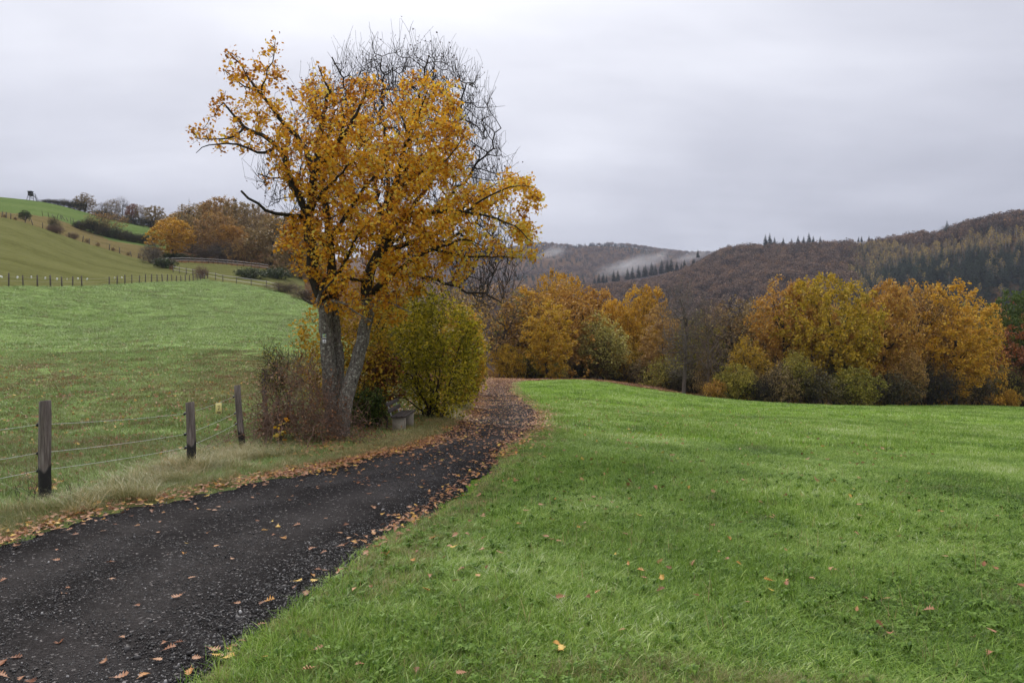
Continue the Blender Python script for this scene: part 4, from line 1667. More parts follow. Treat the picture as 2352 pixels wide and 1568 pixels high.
# ------------------------------------------------------------------ the bare tree behind the oak
def build_bare_behind():
    g = np.random.default_rng(9)
    D0 = 21.5
    base = at(872, D0)
    p = Plant(g)
    S = lambda X, Y, dd=0.0: sight(X, Y, D0 + dd)
    b = base.copy()
    b[2] -= .1
    p.limb(np.array([b, S(876, 760), S(880, 640), S(885, 560)]), .2, .15, root=-1)
    for pts in ([(885, 560), (860, 430), (830, 300), (790, 190), (760, 130)], [(885, 560), (890, 400), (880, 250, .5), (880, 130, .6)],
                [(885, 540), (930, 400), (950, 260), (985, 130)], [(885, 560), (980, 430, -.5), (1040, 300, -.6), (1080, 180, -.7)],
                [(885, 570), (1010, 470, .5), (1095, 380, .6), (1150, 300, .7)], [(885, 580), (800, 480, .8), (700, 430, 1), (600, 400, 1)],
                [(885, 600), (1000, 560, -.5), (1080, 520, -.6), (1150, 450, -.7)], [(880, 620), (1000, 640, -1), (1080, 670, -1.3), (1150, 690, -1.5)]):
        p.limb(np.array([S(*q) for q in pts]), .085, .02, wob=.05)
    outline = [(582, 410), (600, 365), (690, 235), (740, 185), (775, 155), (830, 130), (880, 118), (930, 118), (985, 112), (1030, 128), (1065, 155), (1098, 195), (1122, 235), (1140, 285), (1150, 330),
               (1160, 390), (1170, 470), (1190, 560), (1190, 680), (1120, 720), (1000, 700), (880, 650), (760, 560), (640, 520), (590, 470)]
    A = fill_outline(g, outline, 3000, D0, 2.4, 170, lambda X, Y: np.where((Y < 320) | (X > 1080), 1, .45))
    p.colonize(A, 1.6, .34, .28, 80, .06, .22)
    p.sprout(g, 5200, .62, .016, up=.8, seg=2, wig=.07)
    p.sprout(g, 2200, .7, .007, up=1.5, seg=2, wig=.07)
    V, Q, r = p.wood(.0048)
    root = empty('bare_tree', base, 'leafless tree with fine grey twigs and dark seed clusters rising behind the golden oak', 'tree')
    link('branches', mesh_np('branches', local(base, V), [Q], M_DARKTWIG), root)
    pos = np.array(p.pos)
    tw = np.nonzero(r < .0075)[0]
    tw = g.choice(tw, 3000)
    C = pos[tw] + g.normal(0, .05, (len(tw), 3)) - np.array([0, 0, .04])
    LV, LF, tn = leaves_np(g, local(base, C), .062, CLUMP_S, 0)
    link('seed_clusters', mesh_np('seed_clusters', LV, [LF], M_SEED, {'tone': tn}), root)


build_bare_behind()


# ------------------------------------------------------------------ shrubs round the oak and the bench
def shrub(name, label, outline, d0, thick, nA, leaf, tmpl, mat, seed, cat='shrub', stems=7, foot=None, per=4.5, twig=M_DARKTWIG, jit=.05, thin=.004, dens=None, soft=70, up=.5,
          lean=.25, sprouts=0, stepk=.15, r0=.03):
    g = np.random.default_rng(seed)
    poly = np.array(outline, float)
    cxp = (poly[:, 0].min() + poly[:, 0].max()) / 2 if foot is None else foot
    base = at(cxp, d0)
    A = fill_outline(g, poly, nA, d0, thick, soft, dens)
    A = A[A[:, 2] > zt(A[:, 0], A[:, 1]) + .05]
    p = Plant(g)
    ctr = A.mean(0)
    for k in range(stems):
        b = base + np.array([g.normal(0, lean), g.normal(0, lean), 0])
        b[2] = float(zt(b[0], b[1])) - .05
        t = A[g.integers(len(A))]
        mid = b * .5 + t * .5 + np.array([0, 0, .25])
        p.limb(np.array([b, mid, t]), r0, min(.008, r0 * .6), wob=.03, root=-1)
    p.colonize(A, 1.6, stepk * 1.3, stepk, 60, .35, .03)
    if sprouts:
        p.sprout(g, sprouts, .45, .012, up=.5)
    V, Q, r = p.wood(thin)
    root = empty(name, base, label, cat)
    link('stems', mesh_np('stems', local(base, V), [Q], twig), root)
    pos, par = np.array(p.pos), np.array(p.par)
    if per > 0:
        tw = np.nonzero(r < .012)[0]
        k = g.poisson(per, len(tw))
        i = np.repeat(tw, k)
        t = g.random((len(i), 1))
        C = pos[np.maximum(par[i], 0)] * (1 - t) + pos[i] * t + g.normal(0, jit, (len(i), 3))
        C = C[C[:, 2] > zt(C[:, 0], C[:, 1]) + .03]
        LV, LF, tn = leaves_np(g, local(base, C), leaf, tmpl, up)
        link('foliage', mesh_np('foliage', LV, [LF], mat, {'tone': tn}), root)
    return root


shrub('hazel_shrub', 'large rounded green and yellow hazel shrub overhanging the bench beside the track',
      [(838, 905), (832, 800), (858, 710), (900, 668), (960, 652), (1020, 668), (1068, 708), (1098, 760), (1106, 830), (1096, 900), (1066, 955), (1000, 972), (960, 940), (915, 915)],
      20.8, 1.8, 2200, .084, ROUND_S, M_HAZEL, 31, stems=18, per=4.6, foot=1000, jit=.10, sprouts=700, soft=120,
      dens=lambda X, Y: .22 + .78 * (np.sin(X * .052 + 1.2 * np.sin(Y * .04)) * np.sin(Y * .047 + 1) > -.25))
shrub('yellow_shrub', 'yellow and orange leaved shrub directly behind the hazel along the track edge',
      [(1010, 940), (1000, 800), (1020, 720), (1060, 702), (1096, 732), (1113, 790), (1112, 860), (1096, 908), (1068, 938)],
      27.5, 1.5, 1500, .11, ROUND_S, M_YELBUSH, 32, stems=12, per=4.6, foot=1052, jit=.12, sprouts=400)
shrub('golden_understorey_shrub', 'loose yellow leaved shrub showing between the trunks of the oak',
      [(690, 890), (675, 740), (700, 720), (760, 700), (850, 700), (900, 740), (900, 900), (860, 960), (780, 965), (720, 930)],
      18.9, 1.1, 1500, .085, ROUND_S, M_YELBUSH, 33, stems=10, per=3.6, foot=800, jit=.11, sprouts=300)
shrub('russet_shrub', 'dark shrub with sparse russet leaves between the leaning trunk and the bench',
      [(800, 985), (805, 900), (835, 830), (880, 800), (915, 840), (915, 905), (880, 960)],
      19.2, .6, 700, .08, ROUND_S, M_RUSSET, 34, stems=9, per=2.2, foot=850, sprouts=300)
shrub('broom_bush', 'dark green broom bush at the foot of the leaning oak trunk',
      [(790, 990), (800, 930), (830, 905), (872, 915), (880, 950), (855, 990)],
      17.9, .5, 500, .05, CLUMP_S, M_GREENLEAF, 35, stems=12, per=4, foot=835, sprouts=400, stepk=.1)
shrub('bramble_thicket', 'tangled brown bramble thicket with few leaves in front of the oak trunks',
      [(575, 1010), (580, 915), (605, 868), (645, 830), (700, 818), (750, 860), (775, 920), (790, 1000), (760, 1030), (640, 1035)],
      15.4, .9, 1050, .05, ROUND_S, M_DEADLEAF, 36, 'thicket', stems=70, per=.4, twig=M_BRAMBLE, foot=680, thin=.004, lean=1.0, sprouts=1900, stepk=.12, r0=.007)
shrub('thorn_bush', 'thin dark thorn bush reaching up from the left part of the bramble thicket',
      [(600, 900), (590, 820), (640, 790), (660, 800), (720, 810), (740, 850), (700, 900)],
      16.4, .7, 420, .04, ROUND_S, M_OLIVELEAF, 37, stems=10, per=.8, foot=660, thin=.0042, sprouts=500, r0=.012)
shrub('oak_sapling', 'small oak sapling with bright yellow leaves in the front of the bramble thicket',
      [(628, 1000), (625, 970), (640, 945), (655, 948), (668, 965), (660, 1000), (645, 1012)],
      14.4, .16, 70, .12, OAK_S, M_OAKGOLD, 38, 'sapling', stems=3, per=2.2, foot=646, lean=.05, jit=.05, r0=.01)


# ------------------------------------------------------------------ bench
M_CONCRETE = plain_mat('weathered_concrete', (.29, .255, .20), .9, .22, 14, bump=.004)
M_BENCHWOOD = plain_mat('dark_bench_wood', (.062, .05, .046), .7, .4, 30, stretch=(6, .5, 6), bump=.003)
M_STEEL = plain_mat('galvanised_steel', (.45, .45, .46), .5, .15, 40, metal=.6)


def build_bench():
    x0, y0 = -2.84, 17.1
    z0 = float(zt(x0, y0 + .7))
    t = empty('park_bench', (x0, y0 + .75, z0), 'old wooden bench on two concrete blocks under the hazel shrub', 'bench', rz=rad(-2))
    t.scale = (.9, .9, .9)
    for yy in (-.62, .62):
        b = MB()
        # a block that narrows a little upwards
        for s in (0,):
            w0, w1, h, d = .38, .36, .42, .10
            v = [(-w0 / 2, -d / 2, -.08), (w0 / 2, -d / 2, -.08), (w0 / 2, d / 2, -.08), (-w0 / 2, d / 2, -.08),
                 (-w1 / 2, -d / 2 + .006, h - .02), (w1 / 2, -d / 2 + .006, h - .02), (w1 / 2, d / 2 - .006, h - .02), (-w1 / 2, d / 2 - .006, h - .02),
                 (-w1 / 2 + .015, -d / 2 + .02, h), (w1 / 2 - .015, -d / 2 + .02, h), (w1 / 2 - .015, d / 2 - .02, h), (-w1 / 2 + .015, d / 2 - .02, h)]
            q = [(0, 1, 5, 4), (1, 2, 6, 5), (2, 3, 7, 6), (3, 0, 4, 7), (4, 5, 9, 8), (5, 6, 10, 9), (6, 7, 11, 10), (7, 4, 8, 11), (8, 9, 10, 11), (3, 2, 1, 0)]
            b.add(np.array(v) + np.array([0, yy, 0]), q)
        link('concrete_support', b.mesh('concrete_support', M_CONCRETE), t)
    for k, xx in enumerate((-.14, .005, .15)):
        o = link('seat_plank', MB().box((0, 0, 0), (.125, 1.62, .042), bev=.006).mesh('seat_plank', M_BENCHWOOD), t)
        o.location = (xx, 0, .462 + .004 * k)
        o.rotation_euler = (rad(.4), rad(-3), 0)
    for k, (xx, zz) in enumerate(((-.262, .62), (-.318, .80))):
        o = link('back_plank', MB().box((0, 0, 0), (.036, 1.62, .115), bev=.006).mesh('back_plank', M_BENCHWOOD), t)
        o.location = (xx, 0, zz)
        o.rotation_euler = (rad(.5), rad(-16), 0)
    for yy in (-.55, .55):
        link('back_bracket', MB().tube([(-.1, yy, .442), (-.2, yy, .446), (-.245, yy, .48), (-.285, yy, .62), (-.34, yy, .80), (-.358, yy, .86)], .013, 6).mesh('back_bracket', M_STEEL), t)


build_bench()


# ------------------------------------------------------------------ post and wire fence along the track
def post_mat():
    m, n, l, out = mat_base('weathered_post')
    tc = n.new('ShaderNodeTexCoord')
    mp = n.new('ShaderNodeMapping')
    mp.inputs['Scale'].default_value = (1, 1, .09)
    l.new(tc.outputs['Object'], mp.inputs['Vector'])
    a = noise(n, l, 34, 7, .7, mp.outputs[0])
    b_ = noise(n, l, 7, 4, .6, mp.outputs[0])
    v = mathn(n, l, 'ADD', mathn(n, l, 'MULTIPLY', a, .6), mathn(n, l, 'MULTIPLY', b_, .4))
    rp = ramp_node(n, [(.36, (.04, .029, .022)), (.5, (.135, .108, .092)), (.66, (.27, .235, .21))])
    l.new(v, rp.inputs[0])
    # the foot was dipped in tar
    sep = n.new('ShaderNodeSeparateXYZ')
    l.new(tc.outputs['Object'], sep.inputs[0])
    hz = mathn(n, l, 'MULTIPLY_ADD', b_, .35, sep.outputs[2])
    rt = ramp_node(n, [(.56, (1, 1, 1)), (.6, (0, 0, 0))])
    l.new(hz, rt.inputs[0])
    mx = n.new('ShaderNodeMix')
    mx.data_type = 'RGBA'
    l.new(rt.outputs[0], mx.inputs[0])
    l.new(rp.outputs[0], mx.inputs[6])
    mx.inputs[7].default_value = (.012, .010, .009, 1)
    b = n.new('ShaderNodeBsdfPrincipled')
    b.inputs['Roughness'].default_value = .8
    l.new(mx.outputs[2], b.inputs['Base Color'])
    bp = n.new('ShaderNodeBump')
    bp.inputs['Strength'].default_value = .8
    bp.inputs['Distance'].default_value = .01
    l.new(a, bp.inputs['Height'])
    l.new(bp.outputs[0], b.inputs['Normal'])
    l.new(b.outputs[0], out.inputs['Surface'])
    return m


M_POST = post_mat()
M_WIRE = plain_mat('white_fence_cord', (.62, .62, .60), .6, .1, 60)
M_INSUL = plain_mat('black_insulator', (.012, .012, .012), .4, .1, 60)


def rough_post(rng, h, w):
    """a squarish split post with worn corners, sunk below ground"""
    n = 10
    th = np.arange(n) / n * 2 * math.pi
    sq = 1 / np.maximum(np.abs(np.cos(th)), np.abs(np.sin(th))) ** .62
    prof = w / 2 * sq * rng.uniform(.93, 1.05, n) * .95
    zs = np.array([-.35, 0, .22, .45, .7, .95, 1.1]) * h / 1.1
    zs = np.append(zs, zs[-1] + .012)
    V = []
    ph = rng.uniform(0, 6.28)
    for k, z in enumerate(zs):
        s = 1 - .05 * z / h + .02 * math.sin(z * 7 + ph)
        if k == len(zs) - 1:
            s *= .9
        x, y = prof * np.cos(th) * s, prof * np.sin(th) * s
        zz = z + (k >= len(zs) - 2) * (.02 * x / w)
        V.append(np.stack([x + .006 * math.sin(z * 5 + ph), y, np.broadcast_to(zz, n)], -1))
    V = np.concatenate(V)
    q = []
    for k in range(len(zs) - 1):
        for i in range(n):
            j = (i + 1) % n
            q.append((k * n + i, k * n + j, k * n + n + j, k * n + n + i))
    return V, np.array(q), np.array([np.arange(n) + (len(zs) - 1) * n])


def build_near_fence():
    g = np.random.default_rng(77)
    # foot (X, Y), top (X, Y), width; the first stands left of the frame, the last in the brambles
    spec = [(-330, 1215, -330, 945, .155), (104, 1157, 103, 921, .158), (440, 1085, 436, 924, .16), (557, 1031, 544, 885, .155), (612, 955, 606, 853, .15)]
    t = None
    posts, wires = [], [[], [], []]
    ins = []
    for i, (fx, fy, tx, ty, w) in enumerate(spec):
        d = EYE / ((fy - CY) / F - .04) if i not in (0,) else 6.6
        d = {0: 6.4, 1: 8.3, 2: 11.0, 3: 14.0, 4: 17.4}[i]
        x = ux(fx) * d
        z = float(zt(x, d))
        top = EYE - (ty - CY) / F * d
        posts.append((np.array([x, d, z]), np.array([ux(tx) * d, d, top]), w))
    c = posts[1][0]
    t = empty('wire_fence', c, 'weathered grey post and wire fence along the left side of the track', 'fence')
    hs = ((.93, .60, .38), (.93, .585, .37), (.88, .55, .335), (1.10, .76, .54), (1.0, .7, .5))
    for i, (f, tp, w) in enumerate(posts):
        h = tp[2] - f[2]
        V, q, cap = rough_post(g, h, w * .82)
        lean = (tp - f) / h
        V = V + np.outer(V[:, 2], np.array([lean[0], lean[1], 0]))
        a = rad(g.uniform(-20, 20))
        M = np.array([[math.cos(a), -math.sin(a), 0], [math.sin(a), math.cos(a), 0], [0, 0, 1]])
        o = link('fence_post', mesh_np('fence_post', V @ M.T, [q, cap], M_POST), t, local(c, f))
        if i == 1:
            o['label'] = 'thick near post with a black tarred foot'
        if i == 3:
            o['label'] = 'post leaning to the left beside the brambles'
        for k in range(3):
            pz = hs[i][k]
            base = np.array([lean[0] * pz - w * .62, lean[1] * pz + w * .15, pz])
            b = MB().tube([(lean[0] * pz - w * .4, 0, pz), base * .6 + np.array([lean[0] * pz - w * .4, 0, pz]) * .4, base], .013, 6)
            b.tube([base + np.array([0, -.02, -.012]), base + np.array([0, 0, 0]), base + np.array([0, .02, .012])], .019, 7)
            link('insulator', b.mesh('insulator', M_INSUL), o)
            wires[k].append(f + base)
    for k in range(3):
        P = [wires[k][0] + np.array([-2, -.6, .05])] + wires[k]
        pts = []
        for a, b in zip(P[:-1], P[1:]):
            s = np.linspace(0, 1, 9)[:-1]
            seg = a[None] * (1 - s)[:, None] + b[None] * s[:, None]
            seg[:, 2] -= 4 * .02 * s * (1 - s)
            pts.append(seg)
        pts = np.concatenate(pts + [P[-1][None]])
        link('wire', MB().tube(local(c, pts), .0024 if k else .002, 5).mesh('wire', M_WIRE), t)
    # warning plate hung from the top wire
    a, b = wires[0][2], wires[0][3]
    s = .64
    pt = a * (1 - s) + b * s
    pt[2] -= .02
    e = empty('warning_plate', pt, 'small pale yellow warning plate hanging from the top fence wire', 'sign', rz=rad(20))
    link('plate', MB().box((0, 0, -.10), (.105, .004, .205), bev=.001).mesh('plate', plain_mat('yellow_plastic', (.72, .62, .24), .5, .08, 20)), e)
    mb = MB()
    for zz, w in ((-.05, .05), (-.068, .04), (-.165, .075), (-.178, .07), (-.187, .06)):
        mb.box((.004, -.003, zz), (w, .003, .007))
    link('printed_lines', mb.mesh('printed_lines', M_SIGNBLACK), e)
    bolt = np.array([(.012, -.085), (-.014, -.118), (.0, -.116), (-.012, -.148), (.018, -.108), (.004, -.110), (.022, -.085)])
    v = np.stack([bolt[:, 0], np.full(7, -.0032), bolt[:, 1]], -1)
    link('lightning_symbol', mesh_np('lightning_symbol', v, [np.array([np.arange(7)])], M_SIGNBLACK), e)
    link('hook', MB().tube([(-.03, 0, .0), (-.03, 0, .02), (-.02, .003, .026)], .002, 5).tube([(.03, 0, 0), (.03, 0, .02), (.02, .003, .026)], .002, 5).mesh('hook', M_WIRE), e)
    # weed stalks at the foot of the near post
    gg = np.random.default_rng(4)
    f = posts[1][0] + np.array([.02, -.18, 0])
    w = Plant(gg)
    for k in range(26):
        b0 = f + np.array([gg.normal(0, .2), gg.normal(0, .07), -.02])
        b0[2] = float(zt(b0[0], b0[1])) - .02
        h = gg.uniform(.12, .33) if k else .46
        w.limb(np.array([b0, b0 + np.array([gg.normal(0, .03), 0, h * .5]), b0 + np.array([gg.normal(-.02, .06), 0, h])]), .004, .002, .05, .006, root=-1)
    w.sprout(gg, 90, .07, .006, .5)
    V, Q, r = w.wood(.0022)
    tag = link('weed_stalks', mesh_np('weed_stalks', local(f, V), [Q], M_DARKTWIG), None, f)
    tag['label'] = 'dark dead weed stalks at the foot of the nearest fence post'
    tag['category'] = 'weeds'


build_near_fence()


# ------------------------------------------------------------------ tree kinds for the wood edge, real size, base at the origin
def ellip(g, n, c, r, shell=.0, lumps=7, lump=.35):
    """points in a lumpy crown"""
    c, r = np.array(c, float), np.array(r, float)
    k = g.normal(size=(lumps, 3))
    k /= np.linalg.norm(k, axis=1, keepdims=True)
    amp = g.uniform(-.3, 1, lumps) * lump
    v = g.normal(size=(n, 3))
    v /= np.linalg.norm(v, axis=1, keepdims=True)
    s = 1 + (np.exp(-(1 - v @ k.T) * 6) * amp).sum(1)
    rad_ = g.uniform(shell ** 3, 1, n) ** (1 / 3)
    return c + v * r * (s * rad_)[:, None]


def tree_kind(seed, h, r, z0, nA, leaf_n, leaf, tmpl, stem_r, limbs=5, tip=.012, sprout=0, spr_len=1.0, step=.5, egg=0.0, stems=1, lump=.4, spread=.3, jit=.3, lumps=8, up=.06):
    g = np.random.default_rng(seed)
    A = ellip(g, nA, (0, 0, (h + z0) / 2), (r, r, (h - z0) / 2), .25, lumps, lump)
    if egg:
        A[:, :2] *= (1 + egg * (1 - 2 * (A[:, 2:] - z0) / (h - z0)))
    A = A[A[:, 2] > .25]
    p = Plant(g)
    for s in range(stems):
        o = np.array([g.normal(0, .12 * r * (stems > 1)), g.normal(0, .12 * r * (stems > 1)), -.3])
        top = np.array([g.normal(0, .12 * r), g.normal(0, .12 * r), z0 + (h - z0) * .62])
        if stems > 1:
            top[:2] += g.normal(0, r * .45, 2)
        mid = (o + top) / 2 + np.array([g.normal(0, .05 * r), g.normal(0, .05 * r), 0])
        a = len(p.pos)
        p.limb(np.array([o, mid, top]), stem_r, stem_r * .4, step, .03, root=-1)
        nn = len(p.pos) - a
        for k in range(limbs):
            i = a + int(nn * g.uniform(.38, .95))
            q = p.pos[i]
            th = g.uniform(0, 6.28)
            e = np.array([math.cos(th) * r * g.uniform(.4, .75), math.sin(th) * r * g.uniform(.4, .75), 0]) + np.array([0, 0, min(h * .9, q[2] + (h - z0) * g.uniform(.12, .4))])
            p.limb(np.array([q, (q + e) / 2 - np.array([0, 0, .15]), e]), stem_r * .42, stem_r * .12, step, .05, root=i)
    p.colonize(A, 3.5 * step / .5, step * 1.15, step, 60, jit, up)
    if sprout:
        p.sprout(g, sprout, spr_len, .06, up=.55, seg=2)
    V, Q, rr = p.wood(tip, rcut=(.2, .06))
    h, r = float(np.percentile(V[:, 2], 99.8)), float(np.percentile(np.abs(V[:, :2]), 97.5))
    wood = mesh_np('trunk', V, [Q], None)
    crown = None
    if leaf_n:
        pos, par = np.array(p.pos), np.array(p.par)
        tw = np.nonzero(rr < stem_r * .3)[0]
        ww = g.gamma(.45, 1, len(tw))
        i = g.choice(tw, leaf_n, p=ww / ww.sum())
        C = pos[i] + g.normal(0, step * .42, (leaf_n, 3))
        # boughs differ: each limb carries its own tint
        tone = g.normal(.5, .2, leaf_n)
        C = C[C[:, 2] > .08]
        LV, LF, tn = leaves_np(g, C, leaf, tmpl, .4, np.clip(tone[:len(C)], 0, 1))
        crown = mesh_np('crown', LV, [LF], None, {'tone': tn})
    return wood, crown, h, r


KINDS = {
    'oak': tree_kind(101, 14, 5.6, 1.8, 1000, 19000, .32, CLUMP_S, .36, 7, lump=.75, lumps=11),
    'oak2': tree_kind(102, 14, 5.2, 1.4, 1000, 17000, .32, CLUMP_S, .34, 7, lump=.8, lumps=11),
    'oak3': tree_kind(103, 14, 5.0, 2.0, 900, 11000, .31, CLUMP_S, .32, 8, lump=.75, lumps=10),
    'tall': tree_kind(104, 14, 3.8, 1.2, 900, 14000, .31, CLUMP_S, .30, 6, lump=.7, lumps=10),
    'thin': tree_kind(105, 12, 3.6, 1.0, 800, 7000, .29, CLUMP_S, .20, 6, sprout=1500, lump=.6),
    'bare': tree_kind(106, 14, 3.6, 2.5, 480, 0, 0, None, .26, 9, tip=.02, sprout=750, spr_len=1.5, lump=.3, up=.16, jit=.18),
    'bare2': tree_kind(107, 12, 3.8, 2.0, 480, 0, 0, None, .22, 10, tip=.02, sprout=750, spr_len=1.4, lump=.3, up=.18, jit=.18),
    'sparse': tree_kind(108, 13, 4.6, 1.5, 900, 2200, .34, CLUMP_S, .26, 7, tip=.015, sprout=2200, spr_len=1.0, lump=.4),
    'bush': tree_kind(109, 4, 2.4, .0, 800, 6500, .17, CLUMP_S, .06, 5, tip=.009, step=.3, stems=6, lump=.8, sprout=600, spr_len=.7),
    'bush2': tree_kind(110, 4, 2.2, .0, 800, 4200, .17, CLUMP_S, .06, 5, tip=.009, step=.3, stems=6, sprout=1400, spr_len=.8, lump=.9),
    'barebush': tree_kind(111, 4, 2.4, .0, 900, 700, .16, CLUMP_S, .05, 5, tip=.010, step=.3, stems=8, sprout=3000, spr_len=.7, lump=.4),
    'lowbush': tree_kind(112, 2.2, 2.4, .0, 700, 4200, .17, CLUMP_S, .05, 5, tip=.008, step=.28, stems=8, sprout=900, spr_len=.5, lump=.4),
}


def spruce_kind(seed, h=16, r=2.6, layers=26, z0=1.0):
    g = np.random.default_rng(seed)
    V, T = [], []
    k = 0
    for i in range(layers):
        t = i / (layers - 1)
        z = z0 + (h - z0) * t
        rl = r * (1 - t) ** .85 + .12
        nb = max(5, int(11 * (1 - t) + 5))
        for j in range(nb):
            a = g.uniform(0, 6.283)
            L = rl * g.uniform(.65, 1.1)
            d = np.array([math.cos(a), math.sin(a), 0])
            e = np.array([-d[1], d[0], 0])
            w = L * .2 + .1
            dz = -.28 * L + .1
            p0 = np.array([0, 0, z])
            V += [p0, p0 + d * L * .55 + e * w + np.array([0, 0, dz * .6 - .18]), p0 + d * L + np.array([0, 0, dz]), p0 + d * L * .55 - e * w + np.array([0, 0, dz * .6 - .18]),
                  p0 + d * L * .5 + np.array([0, 0, dz * .35 + .12])]
            T += [(k, k + 1, k + 4), (k + 1, k + 2, k + 4), (k + 2, k + 3, k + 4), (k + 3, k, k + 4)]
            k += 5
    V = np.array(V)
    tone = np.repeat(g.random(len(V) // 5), 5)
    crown = mesh_np('crown', V, [np.array(T)], None, {'tone': tone})
    wood = MB().tube([(0, 0, -.3), (0, 0, h * .5), (0, 0, h * .99)], [.2, .13, .02], 6).mesh('trunk', None)
    return wood, crown, h, r


KINDS['spruce'] = spruce_kind(201)
KINDS['spruce2'] = spruce_kind(202, 16, 3.0, 22, 2.0)
M_SPRUCE = leaf_mat('spruce_needle', [(0, (.010, .020, .012)), (.5, (.024, .042, .024)), (1, (.05, .075, .04))], .1, .3, .25)


def plant_tree(name, label, X, d, Ytop, width, kind, leafm, woodm, cat='tree', group=None, rz=None, foot=None, sink=.1):
    """a tree or shrub standing at distance d along column X, as tall and as wide as it looks from there"""
    wood, crown, h, r = KINDS[kind]
    p = at(X, d)
    top = EYE - (Ytop - CY) / F * d
    sz = max((top - p[2]) / h, .05)
    sx = width / F * d / (2 * r)
    root = empty(name, (p[0], p[1], p[2] - sink), label, cat, group, rz if rz is not None else (X * 1.7 + d) % 6.283)
    for nm, me, mt in (('trunk' if cat == 'tree' else 'stems', wood, woodm), ('crown' if cat == 'tree' else 'foliage', crown, leafm)):
        if me is None:
            continue
        if not me.materials:
            me.materials.append(mt)
        o = link(nm, me, root)
        o.material_slots[0].link = 'OBJECT'
        o.material_slots[0].material = mt
        o.scale = (sx, sx, sz)
    return root


